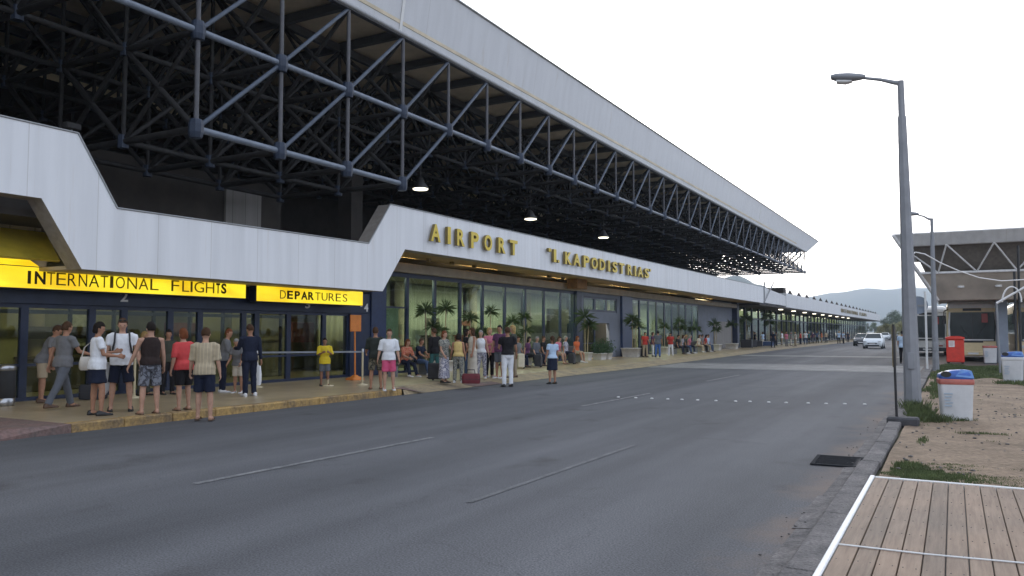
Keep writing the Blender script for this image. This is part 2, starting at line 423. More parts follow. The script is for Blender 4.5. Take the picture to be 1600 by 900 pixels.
def cladding_mat(name, col, seam=1.5, off=0.0, axis='Y', streak=0.16, rough=0.5, seamdark=0.72):
    """painted sheet panels: thin joints every `seam` metres and rain streaks"""
    m, n, l, b = _nodes(name)
    tc = n.new('ShaderNodeTexCoord'); sp = n.new('ShaderNodeSeparateXYZ'); l.new(tc.outputs['Object'], sp.inputs[0])
    a = n.new('ShaderNodeMath'); a.operation = 'ADD'; a.inputs[1].default_value = 1000 * seam - off
    l.new(sp.outputs[axis], a.inputs[0])
    md = n.new('ShaderNodeMath'); md.operation = 'MODULO'; md.inputs[1].default_value = seam; l.new(a.outputs[0], md.inputs[0])
    lt = n.new('ShaderNodeMath'); lt.operation = 'LESS_THAN'; lt.inputs[1].default_value = 0.02; l.new(md.outputs[0], lt.inputs[0])
    mp = n.new('ShaderNodeMapping'); mp.inputs['Scale'].default_value = (2.2, 2.2, 0.12); l.new(tc.outputs['Object'], mp.inputs['Vector'])
    nz = n.new('ShaderNodeTexNoise'); nz.inputs['Scale'].default_value = 1.6; nz.inputs['Detail'].default_value = 6; l.new(mp.outputs[0], nz.inputs['Vector'])
    cr = n.new('ShaderNodeValToRGB'); cr.color_ramp.elements[0].position = 0.3; cr.color_ramp.elements[1].position = 0.62
    cr.color_ramp.elements[0].color = (*[c * (1 - streak) for c in col], 1); cr.color_ramp.elements[1].color = (*col, 1)
    l.new(nz.outputs['Fac'], cr.inputs['Fac'])
    mx = n.new('ShaderNodeMixRGB'); mx.blend_type = 'MULTIPLY'; mx.inputs['Color2'].default_value = (seamdark, seamdark * 0.98, seamdark * 0.95, 1)
    l.new(lt.outputs[0], mx.inputs['Fac']); l.new(cr.outputs[0], mx.inputs['Color1'])
    rm = n.new('ShaderNodeMapping'); rm.inputs['Scale'].default_value = (3.0, 3.0, 0.16); l.new(tc.outputs['Object'], rm.inputs['Vector'])
    rn = n.new('ShaderNodeTexNoise'); rn.inputs['Scale'].default_value = 1.2; rn.inputs['Detail'].default_value = 5; rn.inputs['Roughness'].default_value = .7; l.new(rm.outputs[0], rn.inputs['Vector'])
    rc = n.new('ShaderNodeValToRGB'); rc.color_ramp.elements[0].position = 0.60; rc.color_ramp.elements[1].position = 0.80
    rc.color_ramp.elements[0].color = (0, 0, 0, 1); rc.color_ramp.elements[1].color = (0.55, 0.55, 0.55, 1); l.new(rn.outputs['Fac'], rc.inputs['Fac'])
    ru = n.new('ShaderNodeMixRGB'); l.new(rc.outputs[0], ru.inputs['Fac']); l.new(mx.outputs[0], ru.inputs['Color1'])
    ru.inputs['Color2'].default_value = (col[0] * .72, col[1] * .62, col[2] * .50, 1); l.new(ru.outputs[0], b.inputs['Base Color'])
    b.inputs['Roughness'].default_value = rough
    return m

M = {}
M['asphalt'] = asphalt_mat()
M['line'] = two_tone('worn_white_paint', (0.105, 0.106, 0.112), (0.265, 0.265, 0.265), 5.0, 0.38, 0.64, 0.8, 60)
M['lightroad'] = two_tone('pale_worn_asphalt', (0.16, 0.155, 0.15), (0.27, 0.265, 0.255), 1.2, 0.35, 0.65, 0.8, 40)
M['dirt'] = two_tone('dry_dirt', (0.15, 0.105, 0.066), (0.31, 0.225, 0.152), 0.9, 0.33, 0.66, 0.95, 14)
M['ground'] = two_tone('far_ground', (0.10, 0.11, 0.06), (0.22, 0.18, 0.12), 0.05, 0.4, 0.6, 0.95, 3)
M['pavement'] = tiles_mat('ochre_paving', (0.39, 0.30, 0.18), (0.44, 0.345, 0.215), (0.24, 0.18, 0.11), 0.6, 0.6, 0.30)
M['kerbyellow'] = two_tone('worn_ochre_kerb', (0.17, 0.12, 0.07), (0.42, 0.27, 0.095), 2.2, 0.34, 0.56, 0.8, 18)
M['kerbred'] = two_tone('faded_red_paint', (0.13, 0.105, 0.095), (0.19, 0.115, 0.10), 1.6, 0.35, 0.6, 0.8, 18)
M['kerbgrey'] = two_tone('old_concrete', (0.085, 0.08, 0.08), (0.235, 0.215, 0.205), 2.6, 0.33, 0.68, 0.95, 38, 0.8)
M['fascia'] = cladding_mat('white_fascia', (0.80, 0.81, 0.83), 1.5, 12.03, 'Y', 0.12, 0.45, 0.80)
M['roofedge'] = cladding_mat('roof_edge_sheet', (0.62, 0.63, 0.655), 7.6, 21.0, 'Y', 0.08, 0.45, 0.80)
M['farwhite'] = cladding_mat('annex_fascia', (0.72, 0.73, 0.75), 1.2, 0.0, 'Y', 0.12, 0.5, 0.8)
M['rim'] = mat('edge_trim', (0.36, 0.37, 0.38), 0.5, 0.3)
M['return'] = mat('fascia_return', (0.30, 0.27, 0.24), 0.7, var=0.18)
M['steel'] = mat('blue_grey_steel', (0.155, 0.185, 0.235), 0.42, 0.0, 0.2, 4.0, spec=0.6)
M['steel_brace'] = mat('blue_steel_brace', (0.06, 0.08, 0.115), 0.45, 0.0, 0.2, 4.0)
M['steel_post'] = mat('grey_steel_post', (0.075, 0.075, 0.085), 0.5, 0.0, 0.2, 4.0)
M['steel_in'] = mat('inner_steel', (0.026, 0.025, 0.025), 0.7, 0.0, 0.3, 4.0, spec=.25)  # darkened copy of the truss steel: shade under the roof put into colour
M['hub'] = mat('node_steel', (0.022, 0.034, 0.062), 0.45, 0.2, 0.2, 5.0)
M['deck_under'] = mat('roof_underside', (0.62, 0.54, 0.40), 0.85, var=0.22, scale=0.7)
M['purlin'] = mat('purlin', (0.07, 0.075, 0.085), 0.6)
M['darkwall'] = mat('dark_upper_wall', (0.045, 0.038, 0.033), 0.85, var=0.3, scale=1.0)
M['greypanel'] = cladding_mat('grey_louvre', (0.25, 0.235, 0.22), 0.55, 0, 'Y', 0.2, 0.6, 0.4)
M['navy'] = mat('navy_frame', (0.014, 0.024, 0.06), 0.38, 0.0, 0.25, 3.0)
M['pillar'] = mat('navy_pillar', (0.018, 0.035, 0.095), 0.35, var=0.2)
M['beam'] = mat('beige_beam', (0.36, 0.31, 0.245), 0.75, var=0.15, scale=1.5)
M['soffit'] = mat('golden_soffit', (0.40, 0.27, 0.10), 0.55, var=0.3, scale=0.9)
M['greywall'] = mat('blue_grey_wall', (0.17, 0.19, 0.235), 0.7, var=0.12, scale=1.2)
M['glass'] = glass('window_glass', (0.66, 0.76, 0.68), 1.5)
M['doorglass'] = glass('door_glass', (0.62, 0.66, 0.52), 1.45)
M['curtain'] = stripes('pale_curtain', [(0.34, 0.35, 0.30), (0.50, 0.51, 0.44), (0.40, 0.41, 0.35)], 3.0, 'Y', 0.9, 1.5)
M['olive'] = mat('olive_interior', (0.27, 0.255, 0.16), 0.8, var=0.35, scale=0.7)
M['blind'] = mat('pale_blind', (0.42, 0.45, 0.38), 0.85, var=0.1)
M['floor_in'] = mat('hall_floor', (0.20, 0.18, 0.13), 0.35, var=0.15)
M['ceil_in'] = mat('hall_ceiling', (0.30, 0.28, 0.22), 0.8)
M['signyellow'] = glow('sign_light', (1.0, 0.80, 0.02), 1.0, (0.8, 0.62, 0.03))
_sn, _sl = M['signyellow'].node_tree.nodes, M['signyellow'].node_tree.links     # tubes of uneven age behind the diffuser
_tc = _sn.new('ShaderNodeTexCoord'); _mp = _sn.new('ShaderNodeMapping'); _mp.inputs['Scale'].default_value = (1, 0.55, 2.0); _sl.new(_tc.outputs['Object'], _mp.inputs['Vector'])
_nz = _sn.new('ShaderNodeTexNoise'); _nz.inputs['Scale'].default_value = 1.4; _nz.inputs['Detail'].default_value = 2; _sl.new(_mp.outputs[0], _nz.inputs['Vector'])
_cr = _sn.new('ShaderNodeValToRGB'); _cr.color_ramp.elements[0].position = .34; _cr.color_ramp.elements[1].position = .62
_cr.color_ramp.elements[0].color = (0.80, 0.50, 0.006, 1); _cr.color_ramp.elements[1].color = (1.0, 0.83, 0.03, 1)
_sl.new(_nz.outputs['Fac'], _cr.inputs['Fac']); _sl.new(_cr.outputs[0], _sn['Principled BSDF'].inputs['Emission Color'])
M['dullyellow'] = mat('dull_yellow_sheet', (0.66, 0.50, 0.06), 0.5, var=0.2, scale=1.5)
M['ink'] = mat('sign_ink', (0.035, 0.028, 0.008), 0.7)
M['inkthin'] = mat('sign_ink_faded', (0.22, 0.17, 0.02), 0.7)
M['gold'] = mat('gold_letter_face', (0.72, 0.53, 0.05), 0.4, var=0.08)
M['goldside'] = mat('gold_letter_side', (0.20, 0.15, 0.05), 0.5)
M['white'] = mat('white_paint', (0.74, 0.74, 0.73), 0.5, var=0.06)
M['lampglow'] = glow('lamp_glow', (1.0, 0.93, 0.72), 4.0)
M['tube'] = glow('fluorescent', (1.0, 0.95, 0.78), 3.0)
M['black'] = mat('black_plastic', (0.02, 0.02, 0.022), 0.45)
M['rubber'] = mat('rubber', (0.022, 0.022, 0.023), 0.85)
M['chrome'] = mat('brushed_steel', (0.40, 0.41, 0.43), 0.28, 0.9, 0.06)
M['galv'] = mat('galvanised_grey', (0.25, 0.26, 0.28), 0.55, 0.2, 0.12, 3.0, bump=0.15, bscale=14)
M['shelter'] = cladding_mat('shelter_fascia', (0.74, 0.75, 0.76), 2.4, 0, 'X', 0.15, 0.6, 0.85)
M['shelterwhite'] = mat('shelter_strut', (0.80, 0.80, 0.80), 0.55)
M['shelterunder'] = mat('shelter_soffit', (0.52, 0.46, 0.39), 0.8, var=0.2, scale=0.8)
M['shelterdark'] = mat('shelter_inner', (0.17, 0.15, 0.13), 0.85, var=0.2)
M['column'] = mat('shelter_column', (0.23, 0.27, 0.33), 0.6, var=0.1, scale=2)
M['plank'] = None

# ------------------------------------------------------------------ the setting
g = MB()
gx = [-9000, -2000, -400, -80, 0, 80, 400, 2000, 9000]
vs = [(x, y, -0.02) for y in gx for x in gx]; k = len(gx)
g.add(vs, [(j*k+i, j*k+i+1, (j+1)*k+i+1, (j+1)*k+i) for j in range(k-1) for i in range(k-1)])
structure(g.build('ground', M['ground']))
structure(MB().add([(-17.2, -30, 0), (-1.2, -30, 0), (-1.2, 330, 0), (-15.4, 330, 0), (-14.3, 82, 0), (-13.02, 36, 0), (-13.02, 8.2, 0), (-17.2, 8.2, 0)],
                   [(0, 1, 2, 3, 4, 5, 6, 7)]).build('road', M['asphalt']))
# bus yard beyond the grass, same asphalt
structure(MB().add([(-1.2, 43, 0.004), (60, 43, 0.004), (60, 120, 0.004), (-1.2, 120, 0.004)], [(0, 1, 2, 3)]).build('bus_yard', M['asphalt']))
# verge: dirt with bumps
g = MB(); nx, ny = 50, 110
vs = []
for j in range(ny + 1):
    for i in range(nx + 1):
        x = -0.80 + 26.0 * (i / nx) ** 1.6; y = -8 + 51.0 * j / ny
        zz = 0.06 + 0.028 * math.sin(1.3 * x + 0.6 * y) * math.sin(0.7 * y - 0.9 * x) + random.uniform(-0.01, 0.01)
        if y < 10.0 and x > -0.9: zz = min(zz, 0.03)
        vs.append((x, y, zz))
g.add(vs, [(j*(nx+1)+i, j*(nx+1)+i+1, (j+1)*(nx+1)+i+1, (j+1)*(nx+1)+i) for j in range(ny) for i in range(nx)], 0, True)
structure(g.build('verge', M['dirt']))
# right kerb: rough concrete gutter and upstand in blocks
g = MB(); y = -6.0
while y < 42.5:
    L = random.uniform(1.4, 2.2); dz = random.uniform(-0.012, 0.012); dx = random.uniform(-0.012, 0.012)
    g.box(-1.06 + dx, -0.84 + dx, y, y + L - 0.006, -0.01, 0.10 + dz, 0, 0.018)
    y += L
structure(g.build('kerb', M['kerbgrey']))
g = MB(); y = -6.0
while y < 42.5:
    L = random.uniform(1.4, 1.6)
    g.add([(-1.23 + random.uniform(-.05, .03), y, 0.006), (-1.07, y, 0.022), (-1.07, y + L - .01, 0.022), (-1.23 + random.uniform(-.05, .03), y + L - .01, 0.006)], [(0, 1, 2, 3)])
    y += L
structure(g.build('gutter', M['kerbgrey']))

# left pavement with kerb, drop kerb and red ramp
g = MB()
g.add([(-13.25, 8.2, 0.15), (-13.25, 17.4, 0.15), (-13.9, 18.2, 0.15), (-13.9, 36, 0.15), (-15.1, 82, 0.15), (-16.2, 330, 0.15), (-26, 330, 0.15), (-26, -20, 0.15), (-17.0, -20, 0.15), (-15.2, 8.2, 0.15)],
      [(0, 1, 2, 3, 4, 5, 6, 7, 8, 9)])
structure(g.build('pavement', M['pavement']))
g = MB()
y = 8.2
while y < 17.35:
    L = min(1.0, 17.4 - y); g.box(-13.25, -13.0 + random.uniform(-.008, .008), y, y + L - 0.012, -0.02, 0.152 + random.uniform(-.004, .004), 0, 0.02); y += 1.0
structure(g.build('kerb_ochre', M['kerbyellow']))
g = MB()   # worn painted apron that slopes from the pavement to the road
def apron(y0, x0, y1, x1, w0, w1):
    n = 8
    for a in range(n):
        t0, t1 = a / n, (a + 1) / n
        p = lambda t, k: (x0 + (x1 - x0) * t + (w0 + (w1 - w0) * t) * k, y0 + (y1 - y0) * t, 0.152 - 0.145 * k)
        g.add([p(t0, 0), p(t0, 1), p(t1, 1), p(t1, 0)], [(0, 1, 2, 3)])
apron(18.2, -13.9, 36, -13.9, 1.0, 1.0); apron(36, -13.9, 82, -15.1, 1.0, 0.8); apron(82, -15.1, 330, -16.2, 0.8, 0.8)
g.add([(-13.25, 17.4, 0.152), (-13.9, 18.2, 0.152), (-12.9, 18.2, 0.007)], [(0, 1, 2)]); g.add([(-13.25, 17.4, 0.152), (-12.9, 18.2, 0.007), (-12.99, 17.4, 0.14), (-12.95, 17.4, 0.0)], [(0, 2, 1), (2, 3, 1)])
structure(g.build('pavement_apron', two_tone('worn_apron', (0.19, 0.155, 0.115), (0.37, 0.285, 0.165), 1.6, 0.34, 0.62, 0.8, 18)))
g = MB()
g.add([(-13.0, 8.2, 0.151), (-13.0, 8.2, 0.0), (-13.0, 6.9, 0.0), (-13.0, 6.9, 0.008)], [(0, 1, 2, 3)])
g.add([(-15.2, 8.2, 0.151), (-13.0, 8.2, 0.151), (-13.0, 6.9, 0.008), (-16.8, -20, 0.008), (-17.0, -20, 0.151)], [(0, 1, 2, 3, 4)])
structure(g.build('pavement_ramp', M['kerbred']))
g = MB()
g.add([(-13.3, 17.42, 0.156), (-13.0, 17.42, 0.152), (-12.8, 18.15, 0.02), (-13.5, 18.1, 0.154)], [(0, 1, 2, 3)])
g.add([(-13.3, 20.9, 0.075), (-12.88, 20.9, 0.016), (-12.88, 22.6, 0.016), (-13.3, 22.6, 0.075)], [(0, 1, 2, 3)])
structure(g.build('red_kerb_marking', M['kerbred']))

# road paint
g = MB()
def strip(x0, y0, x1, y1, w, z=0.006):
    g.add([(x0 - w, y0, z), (x0 + w, y0, z), (x1 + w, y1, z), (x1 - w, y1, z)], [(0, 1, 2, 3)])
for y0, y1 in ((6.15, 10.65), (16.75, 21.1), (27.2, 31.6), (46, 50.5), (57, 61.5)): strip(-7.45, y0, -7.36, y1, 0.05)
structure(g.build('lane_line', M['line']))
g = MB()
for y0, y1 in ((6.8, 11.35), (-4, 0.5)): strip(-4.26, y0, -4.22, y1, 0.035)
structure(g.build('faded_lane_line', two_tone('ghost_line', (0.095, 0.097, 0.103), (0.165, 0.167, 0.172), 3.0, 0.38, 0.64, 0.8, 60)))
g = MB()
g.add([(-12.8, 36.3, 0.005), (-1.3, 36.6, 0.005), (-1.3, 43.6, 0.005), (-12.9, 42.2, 0.005)], [(0, 1, 2, 3)])
g.add([(-13.2, 56.5, 0.005), (-1.3, 57.5, 0.005), (-1.3, 60.0, 0.005), (-13.3, 59.0, 0.005)], [(0, 1, 2, 3)])
structure(g.build('crossing_surface', M['lightroad']))
g = MB()
for yy in (36.4, 43.2): g.add([(-12.3, yy, 0.0075), (-1.6, yy + .3, 0.0075), (-1.6, yy + .75, 0.0075), (-12.3, yy + .4, 0.0075)], [(0, 1, 2, 3)])
structure(g.build('crossing_line', M['line']))
studm = mat('stud_white', (0.55, 0.55, 0.54), 0.5, var=.25)
stud_me = None
for i in range(15):
    t = i / 14.0
    x = -7.6 + 5.75 * t + random.uniform(-.05, .05); y = 19.5 + 0.85 * t * t + random.uniform(-.03, .03)
    if stud_me is None:
        stud_me = MB().lathe((0, 0, 0), [(0.042, 0), (0.04, 0.012), (0.03, 0.02), (0.01, 0.023)], 14).mesh('road_stud', studm)
    o = bpy.data.objects.new('road_stud', stud_me); COL.objects.link(o); o.location = (x, y, 0)
    tag(o, 'small white round stud set in the row across the grey road', 'road stud', 'studs in a row across the road')
# ------------------------------------------------------------------ terminal building
XF, XG = -16.0, -18.2
term = thing('terminal_building', 'long airport terminal with stepped white fascia band and navy framed glass doors and windows', 'building', (0, 0, 0))
band = [(-14, 5.80), (10.05, 5.86), (10.99, 4.40), (19.60, 4.46), (20.68, 5.85), (80.6, 6.0), (79.0, 4.45), (21.5, 4.45), (20.32, 2.99), (10.22, 3.01), (9.33, 4.38), (-14, 4.34)]
fb = MB(); fb.prism(band, 'x', XF - 0.50, XF)
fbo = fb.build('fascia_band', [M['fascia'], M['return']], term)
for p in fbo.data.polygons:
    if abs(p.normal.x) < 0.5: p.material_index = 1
trim = MB()   # thin dark drip edge along the top of the band
for (a, b) in zip(band[:6], band[1:6]):
    trim.tube((XF + 0.005, a[0], a[1] + 0.01), (XF + 0.005, b[0], b[1] + 0.01), 0.022, n=6)
trim.build('edge_trim', M['rim'], term)
# soffit, beam over the glass, flat roof and dark wall behind the band
MB().box(XG + 0.3, XF - 0.5, 21.7, 80, 4.46, 4.56).build('soffit', M['soffit'], term)
MB().box(XG - 0.25, XG + 0.28, 23.1, 77.0, 3.92, 4.27, 0, 0.02).build('beam', M['beam'], term)
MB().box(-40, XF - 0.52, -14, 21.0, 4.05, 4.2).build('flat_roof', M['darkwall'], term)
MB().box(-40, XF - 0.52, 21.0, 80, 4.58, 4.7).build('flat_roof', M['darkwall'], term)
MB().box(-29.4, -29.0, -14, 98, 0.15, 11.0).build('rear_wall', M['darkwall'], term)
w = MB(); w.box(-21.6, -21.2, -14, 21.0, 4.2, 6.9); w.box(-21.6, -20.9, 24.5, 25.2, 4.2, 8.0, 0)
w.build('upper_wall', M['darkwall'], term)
MB().box(-21.19, -21.1, 18.43, 19.97, 4.2, 6.6).build('louvre_panel', M['greypanel'], term)
# soffit piece over the doors, hidden behind the signs
MB().box(XG - 0.1, XF - 0.5, 10.2, 20.3, 3.02, 3.1).build('door_soffit', M['beam'], term)
# header over the doors
MB().box(XG - 0.12, XG + 0.12, -12, 22.27, 2.32, 3.02, 0, 0.01).build('header', M['navy'], term)
MB().box(XG - 0.3, XG + 0.2, 22.27, 23.1, 0.15, 4.4, 0, 0.02).build('pillar', M['pillar'], term)
MB().box(XG - 0.2, XG + 0.14, 21.2, 22.26, 0.15, 2.32, 0, 0.01).build('pillar', M['navy'], term)
MB().box(XG - 0.3, XG + 0.2, 46.7, 48.5, 0.15, 3.92, 0, 0.02).build('pillar', M['pillar'], term)
MB().box(XG - 0.3, XG + 0.2, 39.85, 40.5, 0.15, 3.92, 0, 0.02).build('pillar', M['navy'], term)

def window(y0, y1, z0, z1, name='window', g='glass', bar=0.06, rails=(), x=XG, depth=0.10):
    f = MB()
    f.box(x - depth/2, x + depth/2, y0, y0 + bar, z0, z1); f.box(x - depth/2, x + depth/2, y1 - bar, y1, z0, z1)
    f.box(x - depth/2 + .002, x + depth/2 - .002, y0 + bar, y1 - bar, z0, z0 + bar); f.box(x - depth/2 + .002, x + depth/2 - .002, y0 + bar, y1 - bar, z1 - (0.17 if z1 > 3.8 else bar), z1)
    for z in rails: f.box(x - depth/2 + .004, x + depth/2 - .004, y0 + bar, y1 - bar, z - 0.03, z + 0.03)
    fo = f.build(name, M['navy'], term)
    MB().box(x - 0.006, x + 0.006, y0 + bar - .005, y1 - bar + .005, z0 + bar - .005, z1 - bar + .005).build('glass', M[g], fo)
    return fo
# sliding doors and glazing under the signs; left of the frame they simply go on
dy = [-6.0, -3.0, 0.0, 3.0, 6.0, 8.2, 10.3, 11.9, 12.75, 14.1, 15.05, 16.6, 17.1, 18.4, 20.0, 21.2]
for a, b in zip(dy, dy[1:]):
    window(a, b, 0.15, 2.32, 'door' if b - a < 1.7 else 'window', 'doorglass', 0.085, (0.95,) if b - a > 1.2 else ())
# tall windows
wy = [23.1, 24.58, 26.42, 28.30, 30.13, 32.13, 34.14, 36.15, 38.09, 39.85]
for i, (a, b) in enumerate(zip(wy, wy[1:])):
    window(a, b, 0.15, 3.92, 'window', 'glass', 0.08, (2.6,) if i == 0 else ())
wy = [48.5 + 1.736 * i for i in range(10)]
for a, b in zip(wy, wy[1:]): window(a, b, 0.15, 3.92, 'window', 'glass', 0.09)
# entrance bay between the two runs of windows
e = MB()
e.box(XG - 0.15, XG + 0.05, 40.5, 46.7, 3.72, 3.92); e.box(XG - 0.15, XG + 0.05, 40.5, 46.7, 2.2, 2.85)
e.box(XG - 0.15, XG + 0.05, 40.5, 41.1, 2.85, 3.72); e.box(XG - 0.15, XG + 0.05, 46.2, 46.7, 2.85, 3.72); e.box(XG - 0.15, XG + 0.05, 44.9, 46.7, 0.15, 2.2)
e.build('entrance_surround', M['greywall'], term)
for i in range(3): window(41.1 + 1.7 * i, 42.8 + 1.7 * i, 2.85, 3.72, 'transom_window', 'glass', 0.12, x=XG - 0.05)
MB().box(-20.2, -20.0, 40.5, 49.0, 0.15, 3.0).build('entrance_recess', M['darkwall'], term)
for s in (0, 1): window(41.0 + 1.95 * s, 42.9 + 1.95 * s, 0.15, 2.15, 'door', 'doorglass', 0.09, (1.0,), x=XG - 0.9)
# grey blank wall and piers past the last window
MB().box(XG - 0.5, XG - 0.2, 64.12, 76.4, 0.15, 4.4).build('blank_wall', M['greywall'], term)
MB().box(XG - 0.19, XG - 0.13, 69.6, 75.6, 0.16, 2.6).build('shutter', M['greypanel'], term)
MB().box(XG - 0.3, XG + 0.3, 76.4, 77.2, 0.15, 4.45, 0, 0.02).build('pillar', M['navy'], term)
# the hall behind the glass
MB().box(-24.2, -24.0, -14, 77, 0.15, 4.05).build('hall_wall', M['olive'], term)
MB().box(-24, XG - 0.3, -14, 77, 0.152, 0.17).build('hall_floor', M['floor_in'], term)
MB().box(-24, XG - 0.3, -14, 77, 3.9, 4.0).build('hall_ceiling', M['ceil_in'], term)
for y0, y1, d in ((17.2, 18.35, 2.9), (18.5, 21.1, 2.6), (10.2, 11.8, 2.6), (12.6, 15.0, 3.1)):
    MB().box(XG - d - 0.04, XG - d, y0, y1, 0.2, 2.3).build('screen', M['olive'], term)
def curtain(y0, y1, z0, z1, x, m):
    c = MB(); n = int((y1 - y0) * 14)
    fr = [(x + 0.035 * math.sin(i * 1.35) + 0.015 * math.sin(i * 0.5), y0 + (y1 - y0) * i / n) for i in range(n + 1)]
    vs = [(a, b, z0) for a, b in fr] + [(a, b, z1) for a, b in fr]
    k = n + 1
    c.add(vs, [(i, i+1, k+i+1, k+i) for i in range(n)], 0, True)
    o = c.build('curtain', m, term, fix=False); md = o.modifiers.new('thick', 'SOLIDIFY'); md.thickness = 0.01
for a, b in ((23.4, 28.0), (28.4, 33.9), (34.2, 40.0), (40.3, 46.2), (48.6, 56.0), (56.4, 66), (66.4, 76)): curtain(a, b, 0.2, 3.86, -21.6, M['curtain'])
MB().box(XG - 0.35, XG - 0.32, 23.15, 24.5, 0.2, 2.6).build('blind', M['blind'], term)
# counters, posters and hanging boards seen dimly through the doors
for (y0, y1, z0, z1, x, c) in ((7.4, 8.6, 1.0, 2.0, -20.4, (0.45, 0.16, 0.04)), (9.3, 9.9, 1.2, 2.1, -21, (0.32, 0.30, 0.20)), (13.0, 13.8, 1.3, 2.2, -20.9, (0.42, 0.42, 0.36)),
                               (18.9, 19.9, 1.35, 2.0, -18.5, (0.20, 0.05, 0.05)), (25, 27.5, 1.6, 2.0, -21, (0.5, 0.5, 0.5)), (24.8, 26.0, 0.2, 1.5, -19.6, (0.06, 0.10, 0.13))):
    MB().box(x - 0.05, x, y0, y1, z0, z1, 0, 0.01).build('notice_board', mat('notice_board', c, 0.7, var=0.35, scale=5), term)
# draught lobby frames, columns and added dark desks inside the hall
for y in [6.4 + 1.25 * k for k in range(12)]:
    lf_ = MB(); lf_.box(-20.35, -20.25, y, y + .07, .17, 2.5); lf_.box(-20.34, -20.26, y + .07, y + 1.25, 2.15, 2.25); lf_.build('lobby_frame', M['navy'], term)
rd_ = random.Random(5)
for k, y in enumerate([7.0, 9.2, 11.6, 13.6, 15.8, 18.9, 24.2, 26.6, 29.4, 32.2, 35.0, 38.0, 50, 54, 58]):  # added desks; behind the tall windows they stand in for dark teal reflections
    dk_ = MB(); w_ = rd_.uniform(1.2, 2.2); h_ = rd_.uniform(.95, 1.5)
    dk_.box(-21.0, -20.45, y, y + w_, .17, h_, 0, .02); dk_.box(-21.05, -20.4, y - .04, y + w_ + .04, h_, h_ + .05); dk_.box(-20.9, -20.85, y + .2, y + w_ - .2, h_ + .5, h_ + .5 + rd_.uniform(.2, .45))
    dk_.tube((-20.88, y + .3, h_), (-20.88, y + .3, h_ + .5), .02)
    dk_.build('desk_reflection', mat('desk_reflection_tone', rd_.choice([(.05, .07, .08), (.09, .075, .055), (.04, .06, .055), (.16, .05, .035), (.2, .19, .16)]), .6, var=.3, scale=3), term)
for y in (12.3, 19.6, 28.1, 34.2, 40.1, 52, 57.6): MB().lathe((-21.2, y, .17), [(.22, 0), (.22, 3.7)], 16).build('column', M['beam'], term)
# ceiling lights inside, lit in the photo
for i, y in enumerate((7.5, 11.2, 14.6, 18.0, 25.0, 30.0, 33.5, 37.0, 43.0, 51.0, 56.0, 61.0)):
    la = bpy.data.lights.new('hall_light', 'AREA'); la.shape = 'RECTANGLE'; la.size = 0.3; la.size_y = 2.4
    la.energy = (60 if y < 22 else 190) * LIT; la.color = (1.0, 0.92, 0.72)
    lo = bpy.data.objects.new('hall_light', la); COL.objects.link(lo); lo.location = (-18.85, y, 3.87); lo.parent = term
# soffit lamps over the pavement under AIRPORT
for y in (23.2, 29.5, 37.0, 46.0, 56.0, 66.0):
    la = bpy.data.lights.new('soffit_light', 'AREA'); la.shape = 'RECTANGLE'; la.size = 0.12; la.size_y = 3.0
    la.energy = 80 * LIT; la.color = (1.0, 0.74, 0.33)
    lo = bpy.data.objects.new('soffit_light', la); COL.objects.link(lo); lo.location = (-18.02, y, 4.30); lo.rotation_euler = (R(180), R(-35), 0); lo.parent = term
MB().box(-17.7, -17.1, 37.9, 39.2, 3.95, 4.455, 0, 0.02).build('soffit_bracket', mat('rusty_bracket', (0.22, 0.11, 0.03), 0.7, var=0.3), term)
for y in (24.7, 26.3, 28.0, 35.0, 36.6): MB().box(-17.4, -17.25, y, y + 0.12, 4.34, 4.458).build('soffit_hook', M['goldside'], term)
# numbers painted on the door header
num = MB()
for ch, y0, y1 in (('2', 12.57, 12.78), ('3', 19.02, 19.24)): letter_on_x(num, ch, y0, y1, 2.44, 2.72, XG + 0.121, 0.006, 0.02)
letter_on_x(num, '4', 21.93, 22.15, 2.40, 2.68, XG + 0.121, 0.006, 0.03); num.box(XG + 0.12, XG + 0.13, 21.72, 21.82, 2.56, 2.66)
num.build('door_number', M['white'], term)
# mast and brace at the end of the band
ms = MB(); ms.tube((XF + 0.05, 79.3, 4.5), (XF + 0.05, 79.3, 6.55), 0.07); ms.tube((XF + 0.1, 79.4, 4.7), (XF + 0.1, 84.0, 6.8), 0.06)
ms.build('mast', M['rim'], term)
MB().add([(XF - .02, 80.0, 5.98), (XF - .02, 90.9, 5.6), (XF - .02, 90.9, 4.5), (XF - .02, 79.2, 4.5), (XF - .3, 80.0, 5.98), (XF - .3, 90.9, 5.6), (XF - .3, 90.9, 4.5), (XF - .3, 79.2, 4.5)],
         [(0,1,2,3), (7,6,5,4), (0,4,5,1), (1,5,6,2), (2,6,7,3), (3,7,4,0)]).build('link_panel', M['farwhite'], term)
# dim yellow sloping sheet and grey panel inside the left opening
MB().add([(-16.9, -12, 3.24), (-16.9, 10.3, 3.24), (-18.0, 10.6, 3.95), (-18.0, -12, 3.95), (-16.95, -12, 3.2), (-16.95, 10.3, 3.2), (-18.05, 10.6, 3.9), (-18.05, -12, 3.9)],
         [(0,1,2,3), (7,6,5,4), (0,4,5,1), (1,5,6,2), (2,6,7,3), (3,7,4,0)]).build('yellow_sheet', M['dullyellow'], term)
MB().box(-18.3, -18.15, -12, 10.6, 3.9, 4.2).build('grey_sheet', M['greypanel'], term)

